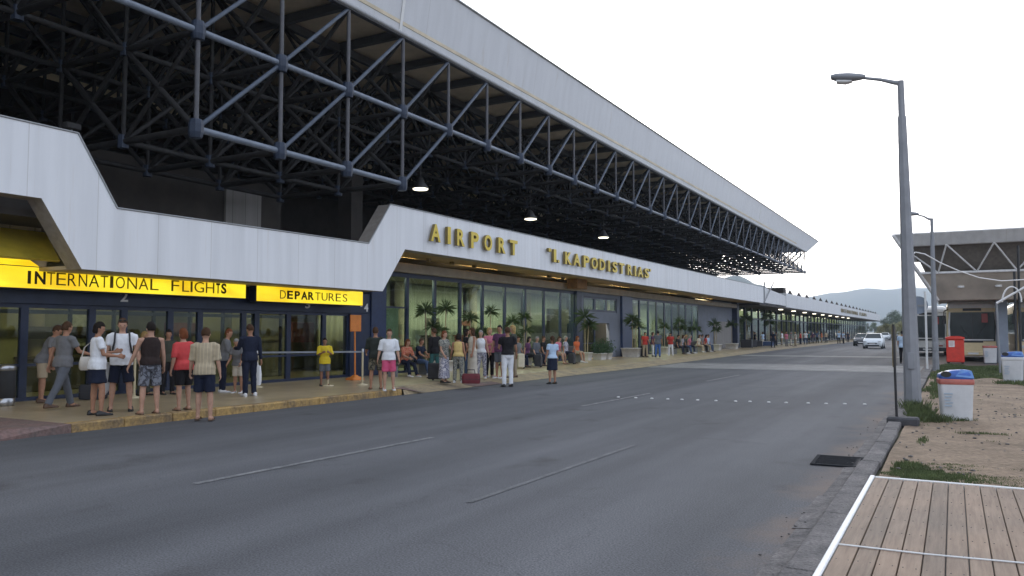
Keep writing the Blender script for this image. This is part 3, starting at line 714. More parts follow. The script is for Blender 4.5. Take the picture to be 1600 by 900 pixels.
# ------------------------------------------------------------------ signs on the terminal
def lightbox(label, y0, y1, z0, z1, x0, x1):
    t = thing('lit_sign', label, 'sign', (0, 0, 0))
    MB().box(x0, x1 - 0.02, y0 - 0.02, y1 + 0.02, z0 - 0.02, z1 + 0.02, 0, 0.01).build('sign_case', M['navy'], t)
    # the diffuser is brighter in front of each tube
    d = MB().box(x1 - 0.02, x1, y0, y1, z0, z1); d.build('sign_face', M['signyellow'], t)
    return t
s1 = lightbox('long yellow lit sign reading INTERNATIONAL FLIGHTS above the left doors', -10, 16.04, 2.64, 3.10, -17.8, -17.5)
txt = "INTERNATIONAL FLIGHTS"
us = [43, 54, 73, 88, 106, 123, 139, 157, 172, 181, 199, 217, 235, 0, 268, 285, 298, 304, 322, 338, 346]
ue = [48, 71, 86, 103, 119, 136, 155, 169, 177, 195, 214, 232, 248, 0, 280, 296, 301, 319, 335, 344, 354]
yz = lambda u: atx(u, 450, -17.49).y
for i, ch in enumerate(txt):
    if ch == ' ': continue
    y0, y1 = yz(us[i]), yz(ue[i])
    bold = i < 2 or i > 18
    l = MB(); letter_on_x(l, ch, y0, y1, 2.735, 3.015, -17.499, 0.008, 0.03 if bold else -0.006)
    l.build('letter', M['ink'] if bold or i in (4, 5, 6) else M['inkthin'], s1)
MB().add([(-17.52, -10, 3.10), (-17.52, 10.25, 3.10), (-17.75, 10.0, 3.36), (-17.75, -10, 3.36), (-17.6, -10, 3.10), (-17.6, 10.25, 3.10), (-17.8, 10.0, 3.34), (-17.8, -10, 3.34)],
         [(0,1,2,3), (7,6,5,4), (0,4,5,1), (1,5,6,2), (2,6,7,3), (3,7,4,0)]).build('sign_top', M['signyellow'], s1)
s2 = lightbox('shorter yellow lit sign reading DEPARTURES above the doors by the orange stand', 16.46, 21.15, 2.58, 3.04, -17.8, -17.5)
txt = "DEPARTURES"; us = [438, 449, 461, 471, 482, 493, 503, 514, 525, 536]; ue = [447, 458, 469, 481, 491, 501, 512, 523, 533, 543]
for i, ch in enumerate(txt):
    l = MB(); letter_on_x(l, ch, yz(us[i]), yz(ue[i]), 2.68, 2.93, -17.499, 0.008, 0.03 if 1 <= i <= 4 else -0.006)
    l.build('letter', M['ink'] if 1 <= i <= 4 else M['inkthin'], s2)
def raised(label, chars, z0, z1):
    t = thing('raised_lettering', label, 'lettering', (0, 0, 0))
    for ch, u0, u1 in chars:
        y0, y1 = atx(u0, 400, XF).y, atx(u1, 400, XF).y
        l = MB()
        a, b = z0, z1
        if ch == '.': b = z0 + 0.14
        if ch in "'\"": a = z1 - 0.16
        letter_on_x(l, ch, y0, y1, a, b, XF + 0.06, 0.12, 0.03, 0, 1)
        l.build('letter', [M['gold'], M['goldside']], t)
raised('raised gold capitals reading AIRPORT on the white fascia band', [('A', 667, 682), ('I', 693, 698), ('R', 708, 720), ('P', 730, 742), ('O', 751, 763), ('R', 773, 784), ('T', 791, 803)], 4.85, 5.47)
raised("raised gold capitals reading 'I. KAPODISTRIAS' further along the white fascia band", [('"', 852, 856), ('I', 860, 864), ('.', 866.5, 869), ('K', 878, 888), ('A', 891, 902), ('P', 907, 916), ('O', 919.5, 929), ('D', 932, 941), ('I', 945.5, 948.5),
        ('S', 952.5, 960), ('T', 963, 971), ('R', 976, 983.5), ('I', 987, 989.5), ('A', 992, 1000.5), ('S', 1003, 1009.5), ("'", 1011, 1012.5)], 4.86, 5.45)

# ------------------------------------------------------------------ space-frame roof
roof = thing('canopy_roof', 'huge dark space frame roof with pale sloping edge cantilevered over the terminal', 'roof', (0, 0, 0))
YA, YB = -12.0, 99.0
XB, ZB, XT, ZT = -14.9, 11.09, -14.6, 13.04
f = MB()
f.add([(XB, YA, ZB), (XB, YB, ZB), (XT, YB + 7.5, ZT), (XT, YA, ZT), (XB - .25, YA, ZB + .12), (XB - .25, YB, ZB + .12), (XT - .3, YB + 7.5, ZT), (XT - .3, YA, ZT)],
      [(0,1,2,3), (7,6,5,4), (0,4,5,1), (1,5,6,2), (2,6,7,3), (3,7,4,0)])
f.build('roof_edge', M['roofedge'], roof)
t = MB(); t.tube((XB - .02, YA, ZB - .04), (XB - .02, YB, ZB - .04), 0.075, n=8); t.tube((XT + .02, YA, ZT + .02), (XT + .02, YB + 7.5, ZT + .02), 0.04, n=6)
t.build('edge_trim', M['rim'], roof)
jt = MB()
for y in (19.4 + 0.2, 72.0):
    jt.add([(XB + .012, y, ZB), (XB + .012, y + .12, ZB), (XT + .012, y + .12, ZT), (XT + .012, y, ZT)], [(0, 1, 2, 3)])
jo = jt.build('joint_cover', M['white'], roof); jo.modifiers.new('t', 'SOLIDIFY').thickness = 0.02
MB().box(-45, XT - 0.25, YA, 91.5, 11.30, 11.42).build('roof_deck', M['deck_under'], roof)
RX = [-15.0 - 2.6 * i for i in range(6)]
NY = {n: 12.2 + 2.59 * n for n in range(-8, 34)}
ZTOP, ZMID, ZLOW = 11.0, 8.60, 6.32
LOWN = 3
single = 0
rest = {'steel': MB(), 'inner': MB(), 'hub': MB(), 'purlin': MB(), 'post': MB(), 'brace': MB()}
def member(name, a, b, r, i, n, key):
    near = (i == 0 and -1 <= n <= 8)
    if near:
        m = MB().tube(a, b, r, n=12); m.build(name, M[{'chord': 'steel', 'post': 'steel_post', 'brace': 'steel_brace'}[name]], roof)
    else:
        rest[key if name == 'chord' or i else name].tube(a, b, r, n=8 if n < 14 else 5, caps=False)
for i, x in enumerate(RX):
    for n in sorted(NY):
        y = NY[n]; k = 'steel' if i == 0 else 'inner'
        low = 0 <= n <= LOWN and i <= 2
        P = lambda z, dx=0, dn=0: (x - 2.6 * dx, y + 2.59 * dn, z)
        r = 0.078; rd = 0.054
        last = n == 33
        # mid layer chords
        if not last: member('chord', P(ZMID), P(ZMID, 0, 1), r, i, n, k)
        if i < 5: rest['inner'].tube(P(ZMID), P(ZMID, 1), 0.085, n=6, caps=False)
        # top layer beams
        if not last: rest['purlin'].box(x - .08, x + .08, y, y + 2.59, ZTOP - .05, ZTOP + .2)
        if i < 5: rest['purlin'].box(x - 2.6, x, y - .09, y + .09, ZTOP + .0, ZTOP + .25)
        # posts and braces
        member('post', P(ZMID), P(ZTOP), 0.056, i, n, k)
        if not last: member('brace', P(ZMID), P(ZTOP, 0, 1), rd, i, n, k)
        if n > -8 and i > 0: rest['inner'].tube(P(ZMID), P(ZTOP, 0, -1), 0.05, n=5, caps=False)
        if i < 5: rest['inner'].tube(P(ZMID), P(ZTOP, 1), 0.07, n=6, caps=False)
        if i > 0: rest['inner'].tube(P(ZMID), P(ZTOP, -1), 0.07, n=6, caps=False)
        if low:
            if n < LOWN: member('chord', P(ZLOW), P(ZLOW, 0, 1), r, i, n, k)
            if i < 2: rest['inner'].tube(P(ZLOW), P(ZLOW, 1), 0.085, n=6, caps=False)
            member('post', P(ZLOW), P(ZMID), 0.056, i, n, k)
            member('brace', P(ZLOW), P(ZMID, 0, 1), rd, i, n, k)
            if i < 5: rest['inner'].tube(P(ZLOW), P(ZMID, 1), 0.07, n=6, caps=False)
            if i > 0: rest['inner'].tube(P(ZLOW), P(ZMID, -1), 0.06, n=6, caps=False)
        for z in ((ZMID, ZLOW) if low else (ZMID,)):
            prof = [(0.07, -0.23), (0.14, -0.21), (0.17, -0.09), (0.17, 0.09), (0.14, 0.21), (0.07, 0.23)]
            if i == 0 and -1 <= n <= 8 and z == ZMID: MB().lathe((x, y, z), prof, 14, smooth=False).build('node', M['hub'], roof)
            else: rest['hub'].lathe((x, y, z), prof if n < 14 and i == 0 else [(0.13, -.16), (0.13, .16)], 8, smooth=False)
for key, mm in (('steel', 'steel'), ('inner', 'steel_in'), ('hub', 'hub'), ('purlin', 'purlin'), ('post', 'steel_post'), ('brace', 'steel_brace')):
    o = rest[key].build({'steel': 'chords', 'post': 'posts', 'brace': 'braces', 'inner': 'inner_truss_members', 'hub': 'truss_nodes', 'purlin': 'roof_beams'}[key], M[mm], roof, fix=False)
    o['kind'] = 'stuff'
# pendant downlights under the roof
disc = None
labels = ['round lit downlight above the word AIRPORT, nearest of the row', 'round lit downlight above the gap between the two gold words', 'round lit downlight above the end of the long gold name, farthest of the row']
for i, (u, v) in enumerate(((657, 295), (829, 342), (943, 371))):
    p = atx(u, v, -17.0)
    t = thing('downlight', labels[i], 'lamp', (p.x, p.y, p.z), 0, 'downlights under the space frame')
    MB().lathe((0, 0, 0), [(0.30, 0.0), (0.30, 0.05), (0.16, 0.22), (0.10, 0.36), (0.05, 0.40)], 20).build('shade', M['black'], t)
    MB().tube((0, 0, 0.38), (0, 0, ZMID - p.z - .1), 0.015, n=6).build('rod', M['black'], t)
    MB().lathe((0, 0, 0), [(0.27, -0.03), (0.28, -0.01), (0.28, 0.002)], 20).build('lamp', M['lampglow'], t)
# floodlight on the fascia at the left step
p = atx(112, 200, -16.2)
t = thing('floodlight', 'small grey floodlight standing on top of the white fascia at the left step', 'floodlight', (p.x, p.y, 5.86))
MB().tube((0, 0, 0), (0, 0, 0.16), 0.02).build('bracket', M['rim'], t)
fl = MB().box(-.10, .10, -.16, .16, .10, .24, 0, .02); fl.build('lamp_head', M['steel_in'], t)

# ------------------------------------------------------------------ far wing of the airport
an = thing('terminal_annex', 'long low far terminal wing with white fascia, roof finials and crowded glazed front', 'building', (0, 0, 0))
a = MB(); a.box(-17.9, -16.0, 91, 219, 4.37, 5.92); a.build('fascia', M['farwhite'], an)
MB().box(-40, -17.95, 80.5, 219, 4.4, 5.6).build('roof', M['greywall'], an)
MB().box(-19.5, -16.3, 91.2, 218, 5.93, 6.55).build('roof_upstand', M['darkwall'], an).scale = (1, 0.012, 1)
an.children[-1].location = (0, 90.1, 0)
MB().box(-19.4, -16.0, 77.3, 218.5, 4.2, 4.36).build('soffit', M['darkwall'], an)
MB().box(-24.2, -24, 77.3, 219, 0.15, 4.2).build('rear_wall', M['olive'], an)
MB().box(-24, -19.2, 77.3, 219, 0.152, 0.17).build('floor', M['floor_in'], an)
rc_ = random.Random(9)
for k in range(24):
    c_ = rc_.choice([(.10, .085, .07), (.16, .12, .08), (.30, .12, .03), (.06, .07, .08), (.22, .2, .16), (.09, .06, .05)])
    MB().box(-21.4, -20.9, 78 + 5.6 * k, 78 + 5.6 * k + rc_.uniform(2.5, 5.2), .17, rc_.uniform(1.6, 3.0), 0, .02).build('shop_counter', mat('shop_front', c_, .7, var=.4, scale=2), an)
y = 77.3
while y < 215:
    st = 3.4
    fr = MB()
    fr.box(-19.1, -18.9, y, y + 0.18, 0.15, 4.2); fr.box(-19.05, -18.95, y + .18, y + st, 3.0, 3.12); fr.box(-19.05, -18.95, y + .18, y + st, 0.15, 0.3)
    fo = fr.build('window', M['navy'], an)
    MB().box(-19.006, -18.994, y + .18, y + st, 0.3, 4.2).build('glass', M['glass'], fo)
    y += st
for y in [84 + 9 * i for i in range(14)]:
    MB().box(-20.6, -20.2, y, y + 5, 3.3, 4.0).build('lit_panel', glow('annex_lit_panel', (1.0, 0.9, 0.55), 0.75) if y < 85 else bpy.data.materials['annex_lit_panel'], an)
fin = MB().add([(-.3, -.3, 0), (.3, -.3, 0), (.3, .3, 0), (-.3, .3, 0), (0, 0, .65)], [(0,3,2,1), (0,1,4), (1,2,4), (2,3,4), (3,0,4)]).mesh('finial', M['darkwall'])
for i in range(20):
    o = bpy.data.objects.new('finial', fin); COL.objects.link(o); o.location = (-16.6, 97 + 6.1 * i, 5.92); o.parent = an
for i in range(9):
    MB().box(-17.1, -16.7, 92.5 + 8.2 * i, 93.0 + 8.2 * i, 4.12, 4.2).build('soffit_lamp', M['lampglow'], an)
al = thing('annex_lettering', 'row of small gold letters on the far white wing fascia', 'lettering', (0, 0, 0))
word = "INTERNATIONAL FLIGHTS"; y0 = atx(1314, 488, -15.98).y; y1 = atx(1354, 490, -15.98).y
for i, ch in enumerate(word):
    if ch == ' ': continue
    q0 = y0 + (y1 - y0) * i / len(word); l = MB(); letter_on_x(l, ch, q0, q0 + (y1 - y0) / len(word) * 0.75, 4.85, 5.45, -15.98, 0.06, 0.0)
    l.build('letter', M['goldside'], al)
# ------------------------------------------------------------------ hills and far trees
def hill_mesh(name, prof, Y, depth, m, seed):
    """a ridge: prof = [(x, height)], rising from the plain in front of it and falling behind"""
    rnd = random.Random(seed); g = MB(); nx = 160; ny = 22
    xs = [p[0] for p in prof]
    def H(x):
        for (a, ha), (b, hb) in zip(prof, prof[1:]):
            if a <= x <= b:
                t = (x - a) / (b - a); t = t * t * (3 - 2 * t); return ha + (hb - ha) * t
        return prof[-1][1]
    ph = [(rnd.uniform(0, 6.28), rnd.uniform(0.004, 0.03), rnd.uniform(.3, 1)) for _ in range(10)]
    vs = []
    for j in range(ny + 1):
        v = j / ny
        for i in range(nx + 1):
            x = xs[0] + (xs[-1] - xs[0]) * i / nx
            prof_v = math.sin(math.pi * min(1, v * 1.0)) ** 0.9
            rough = sum(a * math.sin(f * x * (1 + .15 * k) + p + v * 5 * math.sin(k)) for k, (p, f, a) in enumerate(ph))
            z = H(x) * prof_v * (1 + 0.006 * rough) + rough * 0.6 * prof_v - 3
            vs.append((x, Y + depth * (v - 0.5) + 6 * rough, z))
    g.add(vs, [(j*(nx+1)+i, j*(nx+1)+i+1, (j+1)*(nx+1)+i+1, (j+1)*(nx+1)+i) for j in range(ny) for i in range(nx)], 0, True)
    return structure(g.build(name, m))
M['hill'] = two_tone('wooded_hill', (0.035, 0.055, 0.04), (0.085, 0.095, 0.065), 0.006, 0.4, 0.62, 0.95, 0.05, 0.3)
def hz(u, v, Y): p = aty(u, v, Y); return (p.x, p.z)
hill_mesh('hills', [(-2600, 90)] + [hz(u, v, 3400) for u, v in ((900, 470), (1120, 452), (1200, 460), (1262, 463), (1310, 457), (1345, 452), (1390, 451), (1440, 449), (1500, 452), (1560, 448), (1660, 452), (1800, 460))] + [(1400, 120), (2600, 90)], 3400, 1600, M['hill'], 3)
hill_mesh('hill', [hz(900, 505, 1500), hz(1060, 480, 1500), hz(1110, 440, 1500), hz(1150, 429, 1500), hz(1185, 442, 1500), hz(1215, 455, 1500), hz(1260, 480, 1500), hz(1300, 505, 1500)], 1500, 400, M['hill'], 5)

def leaf_mat(name, c, var=0.35):
    m, n, l, b = _nodes(name)
    tc = n.new('ShaderNodeTexCoord'); nz = n.new('ShaderNodeTexNoise'); nz.inputs['Scale'].default_value = 2.2; nz.inputs['Detail'].default_value = 4
    l.new(tc.outputs['Object'], nz.inputs['Vector'])
    cr = n.new('ShaderNodeValToRGB'); cr.color_ramp.elements[0].position = 0.3; cr.color_ramp.elements[1].position = 0.7
    cr.color_ramp.elements[0].color = (*[x * (1 - var) for x in c], 1); cr.color_ramp.elements[1].color = (*[x * (1 + var) for x in c], 1)
    l.new(nz.outputs['Fac'], cr.inputs['Fac']); l.new(cr.outputs[0], b.inputs['Base Color'])
    b.inputs['Roughness'].default_value = 0.6; b.inputs['Specular IOR Level'].default_value = 0.3
    return m
M['leafdark'] = leaf_mat('dark_leaves', (0.05, 0.08, 0.035))
M['leafmid'] = leaf_mat('mid_leaves', (0.06, 0.09, 0.03))
M['leafpale'] = leaf_mat('yellowish_leaves', (0.22, 0.21, 0.09))
M['bark'] = mat('bark', (0.10, 0.075, 0.055), 0.9, var=0.3, scale=8, bump=0.4)
def tree_meshes(seed, H, Rr, nleaf, leaf, kind):
    rnd = random.Random(seed)
    t = MB(); pts = [Vector((0, 0, -0.1))]; d = Vector((rnd.uniform(-.08, .08), rnd.uniform(-.08, .08), 1))
    for k in range(5):
        pts.append(pts[-1] + d * (H * 0.13)); d += Vector((rnd.uniform(-.15, .15), rnd.uniform(-.15, .15), 0))
    t.path(pts, [H*.03, H*.025, H*.022, H*.019, H*.016, H*.012], 8)
    lobes = []
    for k in range(11):
        a = rnd.uniform(0, 6.28); rr = Rr * rnd.uniform(0.15, 0.75); z = H * rnd.uniform(0.38, 0.88)
        rr *= 1 - 0.55 * max(0, (z / H - 0.6) / 0.3)
        c = Vector((rr * math.cos(a), rr * math.sin(a), z)); lobes.append((c, Rr * rnd.uniform(0.28, 0.48)))
        s = pts[rnd.randint(2, 4)]; mid = (s + c) / 2 + Vector((0, 0, -H * .02))
        t.path([s, mid, c], [H*.011, H*.007, H*.003], 6)
    c_ = MB()
    for _ in range(nleaf):
        c, r = rnd.choice(lobes)
        v = Vector((rnd.gauss(0, 1), rnd.gauss(0, 1), rnd.gauss(0, .8))).normalized() * r * rnd.uniform(0.35, 1.08)
        p = c + v; s = leaf * rnd.uniform(0.6, 1.4)
        u = Vector((rnd.gauss(0, 1), rnd.gauss(0, 1), rnd.gauss(0, 1))).normalized(); w = u.orthogonal().normalized()
        c_.add([p - u * s, p + w * s * .55, p + u * s, p - w * s * .55], [(0, 1, 2, 3)])
    return t.mesh('trunk', M['bark']), c_.mesh('crown', kind)
tree_protos = [tree_meshes(11, 8.0, 3.2, 3600, 0.17, M['leafdark']), tree_meshes(12, 8.0, 3.6, 3600, 0.17, M['leafmid']), tree_meshes(13, 5.0, 2.8, 2600, 0.15, M['leafpale'])]
def tree(kind, x, y, h, label, group, z=0):
    tm, cm = tree_protos[kind]; base = 5.0 if kind == 2 else 8.0
    t = thing('tree', label, 'tree', (x, y, z), random.uniform(0, 6.28), group); t.scale = (h / base,) * 3
    for nm, me in (('trunk', tm), ('crown', cm)):
        o = bpy.data.objects.new(nm, me); COL.objects.link(o); o.parent = t
far_trees = [  # u, distance, height of top (v), kind
    (1394, 300, 486, 0), (1408, 330, 488, 0), (1381, 340, 497, 0), (1366, 390, 503, 1), (1352, 420, 505, 0), (1422, 230, 482, 0), (1436, 215, 486, 1),
    (1449, 190, 490, 0), (1462, 200, 484, 0), (1400, 170, 505, 2), (1388, 185, 507, 2), (1413, 165, 503, 2), (1376, 230, 510, 2), (1342, 460, 508, 1), (1330, 480, 507, 0), (1475, 160, 488, 0), (1500, 170, 470, 0), (1530, 180, 468, 1), (1570, 190, 470, 0), (1610, 180, 466, 1)]
tl = {0: 'dark green bushy tree far down the road, ', 1: 'mid green tree far down the road, ', 2: 'pale yellowish low tree beside the far road, '}
places = ['left of the lamp post', 'close left of the tall lamp post', 'standing over the pale trees', 'behind the white car lane', 'far behind the parked cars', 'just behind the tall lamp post', 'right of the tall lamp post',
          'left of the round road sign', 'behind the round road sign', 'nearest the lamp post', 'left one of the pale row', 'right one of the pale row', 'behind the white car', 'at the end of the white wing', 'past the end of the white wing',
          'between road sign and bus', 'behind the left coach', 'behind the cream coach', 'behind the shelter column', 'at the right edge behind the buses']
for (u, Y, v, k), pl in zip(far_trees, places):
    p = aty(u, v, Y); tree(k, p.x, Y, p.z, tl[k] + pl, 'trees at the far end of the road')

# ------------------------------------------------------------------ lamp posts
def lamp_post(label, x, y, h, arm, r0, r1, lean=0.0):
    t = thing('lamp_post', label, 'street lamp', (x, y, 0.0), 0, 'lamp posts on the right verge')
    t.rotation_euler = (0, R(-lean), 0)
    p = MB(); n = 8
    p.tube((0, 0, -0.1), (0, 0, h * 0.89), r0, r1 * 1.15, n=n, smooth=False); p.tube((0, 0, h * 0.89), (0, 0, h), r1 * 0.95, r1 * 0.9, n=n)
    p.box(-r0*1.0, r0*1.0, -r0*1.0, r0*1.0, -0.1, 0.09, 0, 0.02)
    p.build('pole', M['galv'], t)
    MB().box(-.07, .07, -r0 - .004, -r0 + .04, 0.9, 1.25, 0, .01).build('access_door', M['galv'], t)
    a = MB(); a.path([(0.02, 0, h - 0.06), (-0.12, 0, h - 0.02), (-arm * .5, 0, h + 0.09), (-arm, 0, h + 0.20)], [0.055, 0.05, 0.038, 0.034], 10); a.build('arm', M['galv'], t)
    hd = MB(); hx = -arm + 0.08
    def ring(x, w, zlo, zhi): return [(x, w * math.cos(q), ((zhi + zlo) / 2 + (zhi - zlo) / 2 * math.sin(q)) ) for q in [2*math.pi*k/14 for k in range(14)]]
    k = 0.12
    hd.loft([ring(hx, .05, h + .17, h + .26), ring(hx - .12, .10, h + .15, h + .30), ring(hx - .35, .15, h + .15, h + .355), ring(hx - .60, .14, h + .20, h + .385), ring(hx - .72, .08, h + .26, h + .37)])
    hd.build('lamp_head', M['galv'], t)
    bw = MB(); bw.loft([ring(hx - .28, .08, h + .12, h + .17), ring(hx - .42, .12, h + .10, h + .20), ring(hx - .60, .10, h + .14, h + .24)]); bw.build('diffuser', M['white'], t)
    return t
lamp_post('tall grey street lamp standing in weeds beside the near litter bin', -0.80, 19.2, 7.2, 0.78, 0.175, 0.075, 0.6)
lamp_post('second grey street lamp farther back in front of the bus shelter', -0.68, 37.6, 6.45, 0.55, 0.13, 0.065)
# hanging cable from the lamp post
c = MB(); pts = []
for u, v, Y in ((1424, 402, 19.25), (1430, 394, 19.3), (1445, 397, 19.4), (1470, 411, 19.6), (1500, 424, 19.9), (1530, 434, 20.1), (1565, 439, 20.3), (1600, 437, 20.5), (1680, 425, 21.0), (1800, 395, 22)): pts.append(aty(u, v, Y))
c.path(pts, 0.013, 6)
tag(c.build('hanging_cable', M['white']), 'pale sagging cable strung from the tall street lamp across the shelter', 'cable')

# road sign seen from behind, pale pole
t = thing('road_sign', 'round road sign seen from its grey back on a thin white pole', 'road sign', (-1.02, 38.2, 0.05))
MB().tube((0, 0, -0.1), (0, 0, 3.35), 0.045, n=10).build('pole', M['white'], t)
dd = MB(); dd.loft([[( -0.28 + .38 * math.cos(q), y, 2.78 + .38 * math.sin(q)) for q in [2*math.pi*k/28 for k in range(28)]] for y in (0.05, 0.075)], smooth=False)
dd.build('sign_disc', mat('sign_back', (0.20, 0.24, 0.30), 0.5), t)
br = MB(); br.box(-.3, .05, .02, .05, 2.72, 2.80); br.build('bracket', M['galv'], t)

# narrow roadside sign seen nearly edge-on
t = thing('roadside_sign', 'narrow yellow and dark sign board seen edge-on on a thin black post by the kerb', 'sign', (-0.93, 15.9, 0.08))
MB().tube((0, 0, -.05), (-.02, 0, 1.75), 0.022, n=8).build('post', M['black'], t)
b = MB().box(-.045, -.015, -.02, .62, 0.98, 1.72, 0, .006); b.build('sign_board', mat('dark_sign_back', (0.05, 0.04, 0.02), 0.6), t)
MB().box(-.049, -.0455, 0.0, .60, 1.0, 1.70).build('sign_face', mat('ochre_face', (0.50, 0.34, 0.10), 0.5, var=.2), t)
MB().box(-.16, .36, -.16, .16, -.08, .10, 0, .03).build('base_block', mat('dark_concrete', (0.055, 0.055, 0.06), 0.85, var=.3, bump=.4), t)

# ------------------------------------------------------------------ litter bins
binwhite = mat('dirty_white_bin', (0.60, 0.61, 0.62), 0.55, var=0.10, scale=3.0)
binred = mat('faded_red_rim', (0.46, 0.14, 0.11), 0.5, var=.2)
blue = mat('blue_bag', (0.03, 0.10, 0.36), 0.35, var=.25, scale=6)
bluelite = mat('light_blue_lid', (0.10, 0.22, 0.48), 0.4, var=.15)
def rr(w, d, z, r=0.06, n=5, dx=0, dy=0):
    out = []
    for cx, cy, a0 in ((w-r, d-r, 0), (-w+r, d-r, 90), (-w+r, -d+r, 180), (w-r, -d+r, 270)):
        for k in range(n): a = R(a0 + 90 * k / (n - 1)); out.append((cx + r*math.cos(a) + dx, cy + r*math.sin(a) + dy, z))
    return out
def litter_bin(label, x, y, s=1.0, rz=0.0, bag=True, red=True):
    t = thing('litter_bin', label, 'litter bin', (x, y, 0.05), rz, 'litter bins on the right'); t.scale = (s, s, s)
    MB().loft([rr(.24, .22, 0), rr(.245, .225, .03), rr(.275, .25, .68)]).build('body', binwhite, t)
    MB().loft([rr(.282, .257, .68), rr(.29, .265, .70), rr(.29, .265, .765), rr(.282, .257, .78), rr(.25, .225, .78), rr(.25, .225, .70)]).build('rim', binred if red else binwhite, t)
    MB().loft([rr(.255, .235, -.045), rr(.255, .235, .0)]).build('foot', mat('bin_foot', (0.05, 0.06, 0.08), 0.8), t)
    mk = MB()
    for k in range(5): mk.box(-.21 + .012 * (k % 2), -.07 - .02 * (k % 3), -.243 - .0006 * (34 + 4 * k) , -.236 - .0006 * (34 + 4 * k), .50 - .055 * k, .522 - .055 * k)
    mk.build('faded_print', mat('faded_blue_print', (.38, .46, .54), .7), t)
    if bag:
        lid = MB(); lid.loft([rr(.27, .245, .765), rr(.285, .26, .80), rr(.27, .245, .86), rr(.17, .2, .93, dx=.08), rr(.06, .1, .945, dx=.12)]); lid.build('lid', blue, t)
        fl = MB(); fl.add([(-.02, -.262, .83), (.28, -.27, .80), (.25, -.20, .93), (.08, -.19, .955), (-.02, -.25, .82), (.28, -.255, .79), (.25, -.19, .92), (.08, -.18, .945)], [(0,1,2,3), (7,6,5,4), (0,4,5,1), (1,5,6,2), (2,6,7,3), (3,7,4,0)])
        fl.build('flap', bluelite, t)
        hl = MB(); hl.loft([[(-.17 + .085*math.cos(q), yy, .865 + .055*math.sin(q)) for q in [2*math.pi*k/16 for k in range(16)]] for yy in (-.262, -.20)]); hl.build('opening', M['black'], t)
    return t
litter_bin('white litter bin with red rim and blue lid beside the tall street lamp', 0.0, 17.0, 1.0, R(6))
litter_bin('white litter bin with blue bag standing by the shelter column in front of the coaches', 1.62, 30.0, 1.08, R(-5), True, False)
wb = litter_bin('low white litter bin with red rim in front of the cream coach', 1.66, 49.4, 1.15, 0, False)
# red box
t = thing('red_cabinet', 'bright red cabinet with a white notice standing before the cream coach', 'cabinet', (0.05, 48.6, 0.0))
redm = mat('red_paint', (0.62, 0.04, 0.022), 0.4, var=.12)
MB().box(-.42, .42, -.4, .4, 0.08, 1.28, 0, .04).build('body', redm, t)
MB().loft([rr(.44, .42, 1.28), rr(.46, .44, 1.31), rr(.44, .42, 1.40), rr(.2, .2, 1.46)]).build('lid', redm, t)
MB().box(-.30, -.02, -.415, -.402, .88, 1.22, 0, .004).build('notice', M['white'], t)
nt = MB()
for k in range(4): nt.box(-.26, -.06 - .03 * (k % 2), -.42, -.416, 1.15 - .06 * k, 1.17 - .06 * k)
nt.build('notice_text', binred, t)
for sx in (-1, 1): MB().tube((sx * .33, -.3, .07), (sx * .33, .3, .07), .07, n=12).build('wheel', M['rubber'], t)

# ------------------------------------------------------------------ drain grate and wooden deck
t = thing('drain_grate', 'dark square iron drain grate sunk in the road by the right kerb', 'drain grate', (-1.36, 11.24, 0.006), R(2))
dgm = mat('cast_iron', (0.022, 0.024, 0.028), 0.95, 0, .3, 10, spec=.08)
fr = MB(); W, Dp = .30, .42
fr.box(-W, -W + .045, -Dp, Dp, 0, .016); fr.box(W - .045, W, -Dp, Dp, 0, .016); fr.box(-W + .045, W - .045, -Dp, -Dp + .045, 0, .016); fr.box(-W + .045, W - .045, Dp - .045, Dp, 0, .016)
fr.build('frame', dgm, t)
br = MB()
for k in range(11): br.box(-W + .045, W - .045, -Dp + .07 + k * .068, -Dp + .10 + k * .068, 0, .012)
br.build('bars', dgm, t); MB().box(-W + .03, W - .03, -Dp + .03, Dp - .03, -.003, .0015).build('pit', M['rubber'], t)

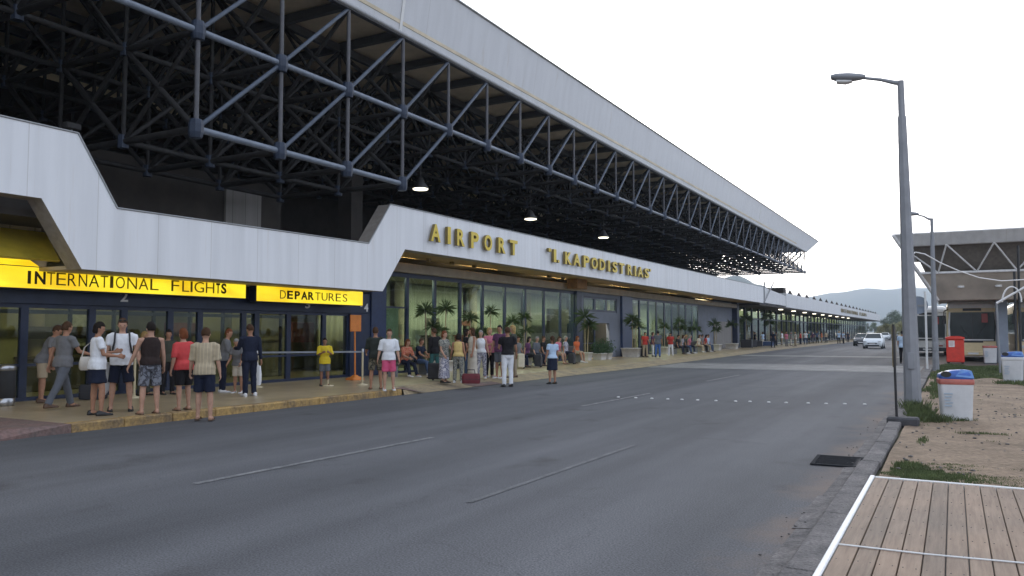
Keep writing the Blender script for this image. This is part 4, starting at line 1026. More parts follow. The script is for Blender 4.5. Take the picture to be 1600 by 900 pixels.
def plank_mat():
    m, n, l, b = _nodes('deck_plank')
    tc = n.new('ShaderNodeTexCoord'); oi = n.new('ShaderNodeObjectInfo')
    mp = n.new('ShaderNodeMapping'); mp.inputs['Scale'].default_value = (14, 0.9, 14); l.new(tc.outputs['Object'], mp.inputs['Vector'])
    nz = n.new('ShaderNodeTexNoise'); nz.inputs['Scale'].default_value = 2.2; nz.inputs['Detail'].default_value = 7; nz.inputs['Roughness'].default_value = .65
    l.new(mp.outputs[0], nz.inputs['Vector'])
    cr = n.new('ShaderNodeValToRGB'); cr.color_ramp.elements[0].position = .3; cr.color_ramp.elements[1].position = .72
    cr.color_ramp.elements[0].color = (0.195, 0.138, 0.098, 1); cr.color_ramp.elements[1].color = (0.32, 0.242, 0.178, 1)
    l.new(nz.outputs['Fac'], cr.inputs['Fac'])
    sp = n.new('ShaderNodeSeparateXYZ'); l.new(tc.outputs['Object'], sp.inputs[0])
    dv = n.new('ShaderNodeMath'); dv.operation = 'DIVIDE'; dv.inputs[1].default_value = 0.142; ad = n.new('ShaderNodeMath'); ad.operation = 'ADD'; ad.inputs[1].default_value = 0.80
    l.new(sp.outputs['X'], ad.inputs[0]); l.new(ad.outputs[0], dv.inputs[0])
    fl = n.new('ShaderNodeMath'); fl.operation = 'FLOOR'; l.new(dv.outputs[0], fl.inputs[0])
    wn_ = n.new('ShaderNodeTexWhiteNoise'); wn_.noise_dimensions = '1D'; l.new(fl.outputs[0], wn_.inputs['W'])
    c2 = n.new('ShaderNodeValToRGB'); c2.color_ramp.elements[0].color = (.8, .8, .8, 1); c2.color_ramp.elements[1].color = (1.12, 1.08, 1.05, 1)
    l.new(wn_.outputs['Value'], c2.inputs['Fac'])
    big = n.new('ShaderNodeTexNoise'); big.inputs['Scale'].default_value = 1.1; big.inputs['Detail'].default_value = 5; l.new(tc.outputs['Object'], big.inputs['Vector'])
    c3 = n.new('ShaderNodeValToRGB'); c3.color_ramp.elements[0].position = .3; c3.color_ramp.elements[0].color = (.82, .84, .86, 1); c3.color_ramp.elements[1].position = .7; c3.color_ramp.elements[1].color = (1.08, 1.05, 1.02, 1)
    l.new(big.outputs['Fac'], c3.inputs['Fac'])
    mu = n.new('ShaderNodeMixRGB'); mu.blend_type = 'MULTIPLY'; mu.inputs['Fac'].default_value = 1; l.new(cr.outputs[0], mu.inputs['Color1']); l.new(c2.outputs[0], mu.inputs['Color2'])
    m2 = n.new('ShaderNodeMixRGB'); m2.blend_type = 'MULTIPLY'; m2.inputs['Fac'].default_value = 1; l.new(mu.outputs[0], m2.inputs['Color1']); l.new(c3.outputs[0], m2.inputs['Color2'])
    l.new(m2.outputs[0], b.inputs['Base Color']); b.inputs['Roughness'].default_value = .75
    return m
t = thing('wooden_deck', 'low deck of brown wooden planks with white edging at the bottom right', 'deck', (0, 0, 0))
pk = plank_mat()
for k in range(36):
    x0 = -0.80 + k * 0.142
    zz = random.uniform(-.003, .003); MB().box(x0 + .004, x0 + .138, -4, 9.66 + random.uniform(-.006, .004), 0.055, 0.10 + zz, 0, .004).build('plank', pk, t)
sc_ = MB()
for k in range(36):
    for j in range(17):
        for e in (.03, .112): sc_.lathe((-0.80 + k * .142 + e + random.uniform(-.004, .004), 1.6 + j * .5 + random.uniform(-.008, .008), .1025), [(.0048, -.001), (.0048, .0015)], 6)
so = sc_.build('screws', M['black'], t, fix=False); so['kind'] = 'stuff'
MB().box(-0.80, 4.3, -4, 9.62, 0.0, 0.05).build('underframe', M['black'], t)
MB().box(-0.852, -0.803, -4, 9.745, 0.0, 0.112, 0, .008).build('edging', M['white'], t)
MB().box(-0.80, 4.4, 9.675, 9.72, 0.0, 0.108, 0, .006).build('edging', M['white'], t)
c = MB(); c.path([(-.80, 6.50, .107), (-.2, 6.52, .106), (.4, 6.60, .106), (1.2, 6.66, .106), (2.5, 6.9, .106), (4.3, 7.1, .106)], .007, 6)
tag(c.build('thin_cable', M['white']), 'thin white cable lying across the wooden deck planks', 'cable')

# ------------------------------------------------------------------ grass
gm = leaf_mat('grass_blades', (0.105, 0.135, 0.055), 0.4)
gr = MB(); rg = random.Random(4)
def blade(x, y, z, h, w):
    a = rg.uniform(0, 6.28); b = rg.uniform(0.1, 0.6) * h; c, s = math.cos(a), math.sin(a)
    gr.add([(x - w*s, y + w*c, z), (x + w*s, y - w*c, z), (x + b*.4*c + w*.6*s, y + b*.4*s - w*.6*c, z + h*.6), (x + b*c, y + b*s, z + h*.95), (x + b*.4*c - w*.6*s, y + b*.4*s + w*.6*c, z + h*.6)], [(0, 1, 2, 3, 4)])
def patch(cx, cy, rx, ry, n, h, w=.006, z=.05):
    for _ in range(n):
        a = rg.uniform(0, 6.28); r = math.sqrt(rg.random()) * (0.75 + .35 * math.sin(3 * a + cx * 7) * math.sin(5 * a + cy))
        blade(cx + rx * r * math.cos(a), cy + ry * r * math.sin(a), z, h * rg.uniform(.4, 1.2), w)
patch(-.62, 17.5, .36, 1.2, 800, .17, .006); patch(-.35, 16.6, .35, .5, 480, .15, .006); patch(.0, 16.75, .45, .25, 260, .10); patch(-.75, 18.8, .3, .5, 260, .22, .006)
patch(-.35, 10.35, .42, .62, 4200, .036, .005); patch(.35, 10.3, .9, .42, 4200, .034, .005); patch(.6, 11.2, .95, .16, 2400, .036, .005); patch(1.6, 10.2, .8, .25, 2500, .034, .005); patch(.1, 11.0, .5, .2, 800, .03, .005)
patch(-.5, 10.9, .25, .35, 800, .06, .005); patch(.35, 14.9, .4, .10, 260, .05); patch(1.6, 13.5, .5, .15, 350, .05); patch(2.0, 20.3, .5, .4, 500, .07); patch(-.45, 13.6, .1, .5, 120, .05)
for k in range(26): patch(-.88 - .03 * rg.random(), -1 + 10.6 * rg.random(), .035, .14, 26, .07, .006, .03)
patch(-.3, 27, .6, 5, 2600, .10, .012); patch(1.2, 36, 2.0, 4.8, 9000, .10, .016); patch(4.5, 36, 2.0, 4.5, 5000, .10, .016); patch(-.5, 34, .35, 6, 1500, .1, .014); patch(1.75, 29.6, .8, .7, 900, .14, .012); patch(5.5, 27, 2.2, 3, 2500, .1, .014); patch(3, 24, .9, .5, 500, .08, .01)
for k in range(60): patch(rg.uniform(-.6, 5), rg.uniform(10.5, 34), .14, .1, 16, .05)

patch(-.1, 40, .9, 3.0, 5000, .16, .02); patch(2.2, 40, 2.2, 2.6, 8000, .16, .02); patch(6, 40, 2.2, 2.6, 5000, .16, .02)
o = gr.build('grass', gm, fix=False); o['kind'] = 'stuff'
# small stones scattered on the dirt
st = MB()
for k in range(420):
    x = rg.uniform(-.75, 3.5); y = rg.uniform(10.4, 24); s = rg.uniform(.006, .022)
    st.ball((x, y, .075), s * rg.uniform(.8, 1.6), s, s * .7, 6, 4)
for k in range(70):
    x = rg.uniform(-1.4, -.98); y = rg.uniform(4.5, 17); s = rg.uniform(.004, .012); st.ball((x, y, .014), s * 1.3, s, s * .7, 6, 4)
o = st.build('gravel', M['kerbgrey'], fix=False); o['kind'] = 'stuff'

# ------------------------------------------------------------------ bus shelter
t = thing('bus_shelter', 'grey funnel shaped bus shelter with braced roof on one blue grey column', 'shelter', (0, 0, 0))
YS, YE = 46.0, 58.0; x0, x1 = -2.65, 8.6
a4 = aty(1470, 469, 48.9); zb = a4.z; lx = aty(1466, 480, 48.9).x
TOP = [(x0, YS, 6.74), (x1, YS, 6.74), (x1, YE, 6.74), (x0, YE, 6.74)]
BOT = [(lx, 48.9, zb), (6.4, 48.9, zb), (6.4, 55.1, zb), (lx, 55.1, zb)]
mix = lambda a, b, k: tuple(p + (q - p) * k for p, q in zip(a, b))
RING = lambda k, d=0.0: [(p[0] + (d if p[0] < 3 else -d), p[1] + (d if p[1] < 52 else -d), p[2]) for p in (mix(a, b, k) for a, b in zip(TOP, BOT))]
fs = [(0, 1, 5, 4), (1, 2, 6, 5), (2, 3, 7, 6), (3, 0, 4, 7)]
KF, KM = 0.17, 0.58
MB().add(RING(0) + RING(KF) + RING(0, .5), fs + [(0, 3, 2, 1)]).build('fascia', M['shelter'], t)
MB().box(x0 - .02, x1 + .02, YS - .02, YE + .02, 6.742, 6.80).build('roof_trim', M['shelterwhite'], t)
MB().add(RING(KF, .03) + RING(KF, .4), fs).build('soffit_ledge', M['shelterwhite'], t)
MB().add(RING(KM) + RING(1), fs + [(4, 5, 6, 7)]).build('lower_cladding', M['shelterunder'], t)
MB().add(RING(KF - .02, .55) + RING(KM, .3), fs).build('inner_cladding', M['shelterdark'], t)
nV = 5
F_, M_ = RING(KF), RING(KM)
for i0, i1 in ((0, 1), (0, 3)):
    A, B, C, D = F_[i0], F_[i1], M_[i0], M_[i1]
    MB().tube(C, D, .07, n=8).build('chord', M['shelterwhite'], t)
    for k in range(nV):
        b0 = mix(C, D, (k + .5) / nV)
        for e in (k / nV, (k + 1) / nV): MB().tube(mix(A, B, e), b0, .045, n=8).build('brace', M['shelterwhite'], t)
for A, B in zip(TOP, BOT): MB().tube(A, B, .085, n=8).build('edge_beam', M['shelterwhite'], t)
pc = aty(1569, 500, 48.6)
MB().box(2.02, 2.56, 50.3, 50.9, 0, zb + .1, 0, .03).build('column', M['column'], t)
for k in range(3): MB().lathe((.4 + 1.7 * k, 48.9 - .62, zb + .62), [(.16, 0), (.16, .1)], 12).build('light_fitting', M['white'], t)

# arched entrance frame with a slanting awning and two thin dark poles
t = thing('arched_canopy', 'white arched frame with dark slanting awning at the right edge', 'canopy', (0, 0, 0))
Yk = 36.0
arc = [aty(1566 + 15 * (1 - math.cos(math.pi * k / 12)), 472 - 24 * math.sin(math.pi * k / 12) , Yk) for k in range(13)]
MB().path(arc, .03, 8).build('arch', M['white'], t)
a, b = aty(1557, 474, Yk), aty(1606, 446, Yk); c_, d_ = aty(1606, 474, Yk), aty(1557, 477, Yk)
MB().path([a, b, b + Vector((1.2, 0, .6))], .045, 8).build('rail', M['white'], t)
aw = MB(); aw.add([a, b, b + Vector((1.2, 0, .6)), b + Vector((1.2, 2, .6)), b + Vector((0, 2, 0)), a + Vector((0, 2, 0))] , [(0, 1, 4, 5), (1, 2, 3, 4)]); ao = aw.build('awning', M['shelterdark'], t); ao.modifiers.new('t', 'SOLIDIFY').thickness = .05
for u in (1586, 1593): 
    p = aty(u, 500, Yk); MB().tube((p.x, Yk + .02, 0), (p.x + .03, Yk + .02, 5.0 if u == 1593 else 4.0), .045, n=8).build('pole', M['black'], t)
MB().tube((aty(1557,474,Yk).x + .05, Yk, 0), aty(1557, 474, Yk), .04, n=8).build('pole', M['galv'], t)
# wide green strip in front of the bus yard
# ------------------------------------------------------------------ vehicles
M['cream'] = mat('cream_coach_paint', (0.74, 0.61, 0.36), 0.35, var=.05)
M['coachwhite'] = mat('white_coach_paint', (0.70, 0.70, 0.69), 0.35, var=.05)
M['coachdark'] = mat('dark_skirt', (0.035, 0.04, 0.05), 0.4)
M['vglass'] = mat('dark_vehicle_glass', (0.018, 0.028, 0.028), 0.08, var=.3, scale=1.5, spec=.25)
M['headlight'] = mat('headlight', (0.65, 0.66, 0.66), 0.15, .3)
M['redlamp'] = mat('red_lamp', (0.35, 0.03, 0.02), 0.3)
M['silver'] = mat('white_car_paint', (0.62, 0.66, 0.69), 0.25, .1, .03)
M['carblack'] = mat('dark_car_paint', (0.03, 0.034, 0.04), 0.25, .1, .05)
def wheel(p, r, w, parent, rim=True):
    W = MB(); W.loft([[(p[0] + s, p[1] + rr_ * math.cos(q), p[2] + rr_ * math.sin(q)) for q in [2*math.pi*k/20 for k in range(20)]] for s, rr_ in ((-w/2, r*.8), (-w/2, r*.96), (-w/2+.03, r), (w/2-.03, r), (w/2, r*.96), (w/2, r*.8))])
    o = W.build('wheel', M['rubber'], parent)
    if rim:
        Q = MB(); Q.loft([[(p[0] + s, p[1] + rr_ * math.cos(q), p[2] + rr_ * math.sin(q)) for q in [2*math.pi*k/20 for k in range(20)]] for s, rr_ in ((-w/2-.006, r*.3), (-w/2-.006, r*.62), (w/2+.006, r*.62), (w/2+.006, r*.3))])
        Q.build('rim', M['chrome'], o)
def coach(label, x, y, paint, skirt, L=11.5):
    """a touring coach with its windscreen towards -Y"""
    t = thing('coach', label, 'coach', (x, y, 0), 0, 'coaches parked behind the shelter')
    def sec(yy, w, z0, z1, r): 
        return [(a, yy, b) for a, b in [(-w, z0), (w, z0), (w, z1 - r), (w - r*.25, z1 - r*.3), (w - r, z1), (-w + r, z1), (-w + r*.25, z1 - r*.3), (-w, z1 - r)]]
    b = MB(); b.loft([sec(0.10, 1.10, .42, 1.25, .1), sec(0.0, 1.2, .36, 1.35, .1)], smooth=False)
    b = MB()
    b.loft([sec(.02, 1.14, .40, 3.05, .30), sec(.16, 1.25, .34, 3.28, .25), sec(.6, 1.275, .32, 3.40, .22), sec(L - .3, 1.275, .32, 3.40, .22), sec(L, 1.2, .4, 3.3, .25)], smooth=False)
    b.build('body', paint, t)
    ws = MB(); pts = lambda w, z, yy: (w, yy, z)
    ws.loft([[(-1.08, -.03, 1.16), (1.08, -.03, 1.16), (1.16, .12, 1.16), (-1.16, .12, 1.16)], [(-1.10, -.025, 2.0), (1.10, -.025, 2.0), (1.19, .14, 2.0), (-1.19, .14, 2.0)], [(-1.07, -.005, 2.78), (1.07, -.005, 2.78), (1.17, .17, 2.78), (-1.17, .17, 2.78)]], smooth=False)
    ws.build('windscreen', M['vglass'], t)
    MB().box(-.02, .02, -.036, -.02, 1.2, 2.77).build('screen_divider', M['black'], t)
    for s in (-1, 1):
        wp = MB(); wp.tube((s * .15, -.05, 1.34), (s * .62, -.05, 2.05), .014, n=6); wp.build('wiper', M['black'], t)
        for k in range(2):
            h = MB(); h.loft([[(s * (.96 - .25 * k) + .11 * math.cos(q), yy, .86 + .09 * math.sin(q)) for q in [2*math.pi*j/16 for j in range(16)]] for yy in (-.012, .05)]); h.build('headlight', M['headlight'], t)
        MB().box(s * .83 - .12, s * .83 + .12, -.014, .03, .69, .76).build('indicator', M['redlamp'], t)
        mr = MB(); mr.path([(s * 1.18, .1, 2.95), (s * 1.38, -.18, 2.85), (s * 1.4, -.28, 2.6)], [.03, .028, .025], 8); mr.box(s * 1.4 - .09, s * 1.4 + .09, -.34, -.24, 2.12, 2.6, 0, .03); mr.build('mirror', M['black'], t)
        sg = MB().box(s * 1.268 - .015, s * 1.268 + .015, .9, L - .5, 1.55, 2.75, 0, .006); sg.build('side_windows', M['vglass'], t)
        for yy in (2.4, L - 3.2): wheel((s * 1.13, yy, .5), .5, .3, t)
    MB().box(-1.15, 1.15, -.035, .1, .36, .60, 0, .03).build('bumper', skirt, t)
    cap = MB(); cap.loft([sec(-.03, 1.06, 3.02, 3.22, .08), sec(.10, 1.18, 3.0, 3.38, .18), sec(1.2, 1.2, 3.06, 3.46, .18)], smooth=False); cap.build('roof_cap', M['coachwhite'], t)
    for s in (-1, 1): MB().path([(s * 1.13, -.028, 1.15), (s * 1.16, -.022, 2.0), (s * 1.10, -.005, 2.80)], [.05, .05, .045], 8).build('pillar', M['coachwhite'], t)
    MB().box(-1.0, 1.0, -.0375, -.0315, 1.20, 1.27).build('dashboard_strip', M['coachwhite'], t)
    MB().box(.45, .75, -.036, -.0305, 2.2, 2.7, 0, .01).build('pennant', M['redlamp'], t)
    MB().box(-.26, .26, -.045, -.035, .42, .53).build('number_plate', M['white'], t)
    MB().box(-.5, .5, -.014, .03, 1.08, 1.2, 0, .01).build('grille', M['black'], t)
    MB().box(-.45, .45, -.012, .10, 2.86, 3.0, 0, .01).build('destination_box', M['black'], t)
    MB().box(-1.285, 1.285, .7, L - .2, .34, .95, 0, .01).build('skirt', skirt, t)
    return t
c1 = coach('cream touring coach parked nose-on behind the red cabinet', 0.93, 51.6, M['cream'], M['cream'])
c2 = coach('white coach with dark lower sides seen left of the shelter post', -1.62, 62.0, M['coachwhite'], M['coachdark'])
c3 = coach('cream coach at the right edge behind the shelter column', 4.3, 51.9, M['cream'], M['cream'])

def car(label, x, y, paint, s=1.0, rz=0):
    t = thing('parked_car' if paint is M['carblack'] else 'car', label, 'car', (x, y, 0), rz, None); t.scale = (s, s, s)
    def sec(yy, w, z0, zs, wr, zr):   # body section with shoulder zs and roof zr
        return [(-w*.96, yy, z0), (w*.96, yy, z0), (w, yy, (z0+zs)/2), (w*.98, yy, zs), (wr, yy, zr - .06 if zr > zs + .1 else zr), (wr*.85, yy, zr), (-wr*.85, yy, zr), (-wr, yy, zr - .06 if zr > zs + .1 else zr), (-w*.98, yy, zs), (-w, yy, (z0+zs)/2)]
    b = MB(); b.loft([sec(0, .70, .28, .58, .62, .60), sec(.10, .82, .22, .68, .75, .71), sec(.9, .88, .20, .88, .78, .95), sec(1.15, .88, .20, .92, .78, 1.0), sec(1.95, .88, .2, .95, .63, 1.46), sec(3.0, .88, .2, .96, .64, 1.48), sec(3.7, .87, .22, .97, .62, 1.38), sec(4.1, .84, .26, .95, .66, 1.0), sec(4.2, .76, .32, .85, .6, .88)])
    b.build('body', paint, t)
    w = MB(); w.add([(-.73, 1.14, 1.005), (.73, 1.14, 1.005), (.575, 1.88, 1.445), (-.575, 1.88, 1.445), (-.73, 1.18, .97), (.73, 1.18, .97), (.575, 1.92, 1.41), (-.575, 1.92, 1.41)], [(0,1,2,3), (7,6,5,4), (0,4,5,1), (1,5,6,2), (2,6,7,3), (3,7,4,0)]); w.build('windscreen', M['vglass'], t)
    for s_ in (-1, 1):
        g = MB(); q = [(s_*.845, 1.45, 1.0), (s_*.845, 3.75, 1.0), (s_*.66, 3.45, 1.36), (s_*.66, 2.05, 1.38)]
        g.add(q + [(a - s_*.05, b_, c) for a, b_, c in q], [(0,1,2,3), (7,6,5,4), (0,4,5,1), (1,5,6,2), (2,6,7,3), (3,7,4,0)]); g.build('side_window', M['vglass'], t)
        h = MB(); h.loft([[(s_*.60 + .17*math.cos(q), yy + .07*abs(math.cos(q)), .66 + .07*math.sin(q) + .03*s_*math.cos(q)) for q in [2*math.pi*j/14 for j in range(14)]] for yy in (-.01, .12)]); h.build('headlight', M['headlight'], t)
        MB().ball((s_*.98, 1.35, 1.02), .10, .06, .075).build('mirror', paint, t)
        for yy in (.85, 3.35): wheel((s_*.78, yy, .31), .31, .2, t)
    MB().box(-.42, .42, -.02, .05, .46, .56, 0, .015).build('grille', M['black'], t)
    MB().box(-.62, .62, -.015, .08, .26, .38, 0, .015).build('air_intake', M['black'], t)
    MB().box(-.26, .26, -.035, -.02, .40, .50).build('number_plate', M['white'], t)
    return t
p = atz(1363, 545); car('white car driving towards the camera down the far road', p.x, p.y, M['silver'], 1.03)
p = atz(1345, 541); car('dark car half hidden behind the white car on its left', p.x, p.y, M['carblack'])
p = atz(1382, 531.5); car('pale car far down the road to the right of the white car', p.x, p.y, M['silver'])
p = atz(1396, 529.5); car('small far car parked under the pale trees', p.x, p.y, M['carblack'])

# ------------------------------------------------------------------ pavement furniture
# waste bin at far left
p = atz(8, 634, .15)
t = thing('waste_bin', 'black cylindrical waste bin with steel bands at the left edge of the doors', 'waste bin', (p.x, p.y, .152))
MB().lathe((0, 0, 0), [(.17, .16), (.18, .17), (.18, .72), (.17, .73)], 20).build('body', M['rubber'], t)
MB().lathe((0, 0, 0), [(.16, 0), (.175, .01), (.175, .16), (.16, .165)], 20).build('base_band', M['chrome'], t)
MB().lathe((0, 0, 0), [(.165, .73), (.178, .74), (.178, .83), (.12, .86), (.03, .87)], 20).build('top_band', M['chrome'], t)
# orange board on a stand
p = atz(547, 592, .15)
orange = mat('orange_board', (0.62, 0.20, 0.035), 0.55, var=.12)
t = thing('orange_stand', 'orange notice board on a tall orange stand by the navy pillar', 'notice stand', (p.x + .5, p.y - .35, .152), R(-100))
MB().tube((0, 0, .05), (.03, 0, 1.75), .028, n=10).build('post', orange, t)
MB().loft([rr(.24, .24, 0, .1), rr(.24, .24, .05, .1), rr(.12, .12, .10, .05), rr(.05, .05, .16, .02)]).build('base', orange, t)
MB().box(-.22, .22, -.03, .03, 1.55, 2.08, 0, .015).build('board', orange, t)
MB().box(-.19, .19, -.036, -.031, 1.60, 2.03).build('board_face', mat('orange_face', (0.70, 0.27, 0.06), 0.5, var=.15), t)
# queue barrier posts and belts
postm = mat('cream_post', (0.50, 0.43, 0.28), 0.5); belt = mat('belt', (0.22, 0.24, 0.27), 0.7)
posts = []
for i, (x, y, lab) in enumerate(((-15.0, 18.15, 'pale queue barrier post beside the man in dark green shirt'), (-15.65, 17.42, 'pale queue barrier post in front of the boy in yellow'), (-16.95, 16.0, 'pale queue barrier post close to the glass doors'), (-16.8, 12.1, 'pale thin post between the man in white shirt and the man in black top'))):
    if i == 0:
        t0 = t = thing('barrier_post', lab, 'barrier post', (x, y, .152), 0, 'queue barrier posts')
        MB().tube((0, 0, .02), (0, 0, 1.0), .028, n=12).build('post', postm, t); MB().lathe((0, 0, 0), [(.17, 0), (.17, .02), (.06, .04), (.03, .06)], 18).build('base', postm, t)
        MB().lathe((0, 0, 0), [(.036, .95), (.036, 1.04), (.01, 1.055)], 12).build('cap', M['chrome'], t)
    else: dup(t0, (x, y, .152), 0, lab)
for (a, b, lab) in (((-15.0, 18.15), (-15.65, 17.42), 'grey barrier belt between the two nearest queue posts'), ((-15.65, 17.42), (-16.95, 16.0), 'grey barrier belt running back from the boy in yellow to the doors')):
    m_ = MB(); m_.add([(a[0], a[1], 1.09), (b[0], b[1], 1.09), (b[0], b[1], 1.14), (a[0], a[1], 1.14)], [(0, 1, 2, 3)])
    o = m_.build('barrier_belt', belt); o.modifiers.new('t', 'SOLIDIFY').thickness = .008; tag(o, lab, 'belt', 'queue barrier belts')

# planters with dracaenas
plant_white = mat('planter_white', (0.58, 0.56, 0.52), 0.7, var=.12, scale=4)
soil = mat('soil', (0.05, 0.035, 0.025), 0.95)
stem = mat('pale_stem', (0.30, 0.24, 0.15), 0.8, var=.2, scale=10)
dleaf = leaf_mat('dracaena_leaf', (0.055, 0.085, 0.03), 0.35)
bushy = leaf_mat('shrub_leaf', (0.035, 0.075, 0.028), 0.35)
def spiky(mb, c, L, n, rnd, w=.015):
    L *= .85; n = int(n * .62)
    for k in range(n):
        a = rnd.uniform(0, 6.28); el = rnd.uniform(-0.5, 1.35); l = L * rnd.uniform(.7, 1.1)
        d = Vector((math.cos(a) * math.cos(el), math.sin(a) * math.cos(el), math.sin(el))); s = d.cross(Vector((0, 0, 1))).normalized() * w
        p1 = c + d * l * .5; p2 = c + d * l + Vector((0, 0, -.28 * l * math.cos(el)))
        mb.add([c - s * .5, c + s * .5, p1 + s, p2, p1 - s], [(0, 1, 2, 3, 4)])
def planter(label, x, y, heads, seed, w=.32, h=.42, shrub=False):
    t = thing('potted_plant', label, 'potted plant', (x, y, .152), random.Random(seed).uniform(-.2, .2), 'potted plants along the windows'); rnd = random.Random(seed)
    MB().loft([rr(w*.88, w*.88, 0, .04), rr(w, w, h*.9, .04), rr(w*1.06, w*1.06, h*.9, .04), rr(w*1.06, w*1.06, h, .04), rr(w*.9, w*.9, h, .04), rr(w*.88, w*.88, h-.05, .04)]).build('planter', plant_white, t)
    MB().box(-w*.87, w*.87, -w*.87, w*.87, h - .06, h - .045).build('soil', soil, t)
    lf = MB(); sm = MB()
    for (dx, dy, hh, L) in heads:
        top = Vector((dx * 1.8, dy * 1.8, hh)); sm.path([(dx, dy, h - .1), (dx * 1.3, dy * 1.2, hh * .5), top], [.035, .028, .022], 8); spiky(lf, top, L, 110, rnd)
    if shrub:
        for k in range(500):
            v = Vector((rnd.gauss(0, .22), rnd.gauss(0, .22), h + abs(rnd.gauss(0.25, .22)))); u = Vector((rnd.gauss(0, 1), rnd.gauss(0, 1), rnd.gauss(0, 1))).normalized(); q = u.orthogonal().normalized()
            lf.add([v - u*.06, v + q*.03, v + u*.06, v - q*.03], [(0, 1, 2, 3)])
        sm.tube((0, 0, h - .1), (0, 0, h + .3), .02)
    sm.build('stem', stem, t); lf.build('leaves', bushy if shrub else dleaf, t, fix=False)
    return t
def onp(u, y_off=0): return atx(u, 500, -17.45).y
planter('tall spiky dracaena before the windows nearest the navy pillar', -17.45, onp(668), [(-.06, 0, 2.35, .62), (.05, .1, 1.75, .5)], 21)
planter('tall spiky dracaena in front of the second grey window', -17.45, onp(693), [(.04, .04, 2.45, .6), (-.08, 0, 1.6, .55)], 22)
planter('dracaena behind the woman in the white dress, before the lit window', -17.45, onp(735), [(0, 0, 2.1, .62), (.08, .08, 1.45, .6)], 23)
planter('dracaena with high tuft right of the lit window', -17.45, onp(764), [(0.05, 0, 2.4, .55), (-.08, -.08, 1.5, .5)], 24)
planter('dracaena behind the man in white trousers', -17.45, onp(801), [(0, 0, 2.0, .62), (.08, .02, 1.3, .5)], 25)
planter('thin dark dracaena left of the woman in navy skirt', -17.45, onp(819), [(0, 0, 2.25, .5), (.04, .06, 1.6, .5)], 26)
planter('dracaena with drooping crown at the left of the grey entrance', -17.45, onp(914), [(0, 0, 2.35, .95), (.1, .05, 1.9, .8)], 27)
planter('round leafy shrub in the grey entrance, left one', -17.2, onp(930), [], 28, .3, .35, True)
planter('round leafy shrub in the grey entrance, right one', -17.2, onp(940), [], 29, .3, .35, True)
planter('dark dracaena in a wide white planter at the second navy pillar', -17.2, onp(982), [(0, 0, 2.3, .8), (.12, .05, 1.9, .7)], 30, .55, .55)
planter('dracaena in white planter between the standing groups', -17.35, onp(1036), [(0, 0, 1.9, .6)], 31, .36, .5)
planter('dracaena in white planter right of the man in red', -17.35, onp(1060), [(0, 0, 2.3, .7), (.1, 0, 1.8, .6)], 32, .36, .5)
planter('dracaena in white planter among the seated group at the far windows', -17.35, onp(1085), [(0, 0, 1.8, .7)], 33, .36, .5)
planter('dracaena in white planter before the blank grey wall, left one', -17.35, atx(1116, 500, -17.35).y, [(0, 0, 2.2, .8), (.1, 0, 1.7, .7)], 34, .5, .5)
planter('dracaena in white planter before the blank grey wall, right one', -17.35, atx(1143, 500, -17.35).y, [(0, 0, 2.2, .8)], 35, .5, .5)
planter('dark dracaena at the first window of the far wing', -17.6, atx(1166, 500, -17.6).y, [(0, 0, 2.8, 1.0)], 36, .5, .5)
planter('tall dark plant near the corner of the far wing', -17.6, atx(1200, 500, -17.6).y, [(0, 0, 3.2, 1.2), (.1, 0, 2.5, 1.0)], 37, .5, .5)
# low benches along the glass that people sit on
benchm = mat('bench_dark', (0.05, 0.045, 0.045), 0.6)
def bench(label, x, y, L):
    t = thing('bench', label, 'bench', (x, y, .152), 0, 'benches along the windows')
    MB().box(-.22, .22, -L/2, L/2, .38, .44, 0, .012).build('seat', benchm, t)
    for s in (-1, 1): MB().box(-.18, .18, s * (L/2 - .2) - .04, s * (L/2 - .2) + .04, 0, .38).build('leg', M['galv'], t)
    MB().box(-.25, -.21, -L/2, L/2, .50, .82, 0, .012).build('backrest', benchm, t)
    for s in (-1, 1): MB().box(-.25, -.22, s * (L/2 - .3) - .02, s * (L/2 - .3) + .02, .38, .5).build('back_bracket', M['galv'], t)
bench('dark bench under the seated woman in orange and the man in jeans', -16.85, 22.9, 2.2)
bench('dark bench behind the man in white trousers with seated travellers', -16.75, 31.6, 3.4)
bench('dark bench right of the woman in navy skirt with seated travellers', -16.75, 35.6, 3.6)
bench('dark bench at the far windows, nearer one with seated travellers', -16.75, 54.6, 3.4)
bench('dark bench at the far windows, farther one with seated travellers', -16.85, 60.0, 3.4)

# luggage
def suitcase(label, x, y, rz, w, h, d, m, handle=True, z=.152, lie=False):
    t = thing('suitcase', label, 'suitcase', (x, y, z), rz, 'luggage on the pavement')
    if lie:
        MB().loft([rr(w*.96, d*.96, .02, .07), rr(w, d, .06, .08), rr(w, d, h - .05, .08), rr(w*.9, d*.9, h, .08)]).build('body', m, t)
        MB().path([(-.12, -d*.2, h), (-.1, -d*.2, h + .12), (.1, -d*.2, h + .12), (.12, -d*.2, h)], .015, 6).build('handle', M['black'], t)
        MB().box(-w*1.003, w*1.003, -d*1.003, d*1.003, h*.48, h*.52, 0).build('zip', M['black'], t)
        return t
    MB().box(-w, w, -d, d, .05, h, 0, .03).build('body', m, t)
    for s in (-1, 1): MB().tube((s*(w-.05), d - .03, .04), (s*(w-.09), d - .03, .04), .04, n=10).build('wheel', M['rubber'], t)
    MB().box(-w*.8, w*.8, -d - .012, -d + .005, h*.15, h*.8, 0, .01).build('pocket', m, t)
    if handle: MB().path([(-.12, d*.6, h - .02), (-.12, d*.6, h + .22), (.12, d*.6, h + .22), (.12, d*.6, h - .02)], .012, 6).build('handle', M['black'], t)
    return t
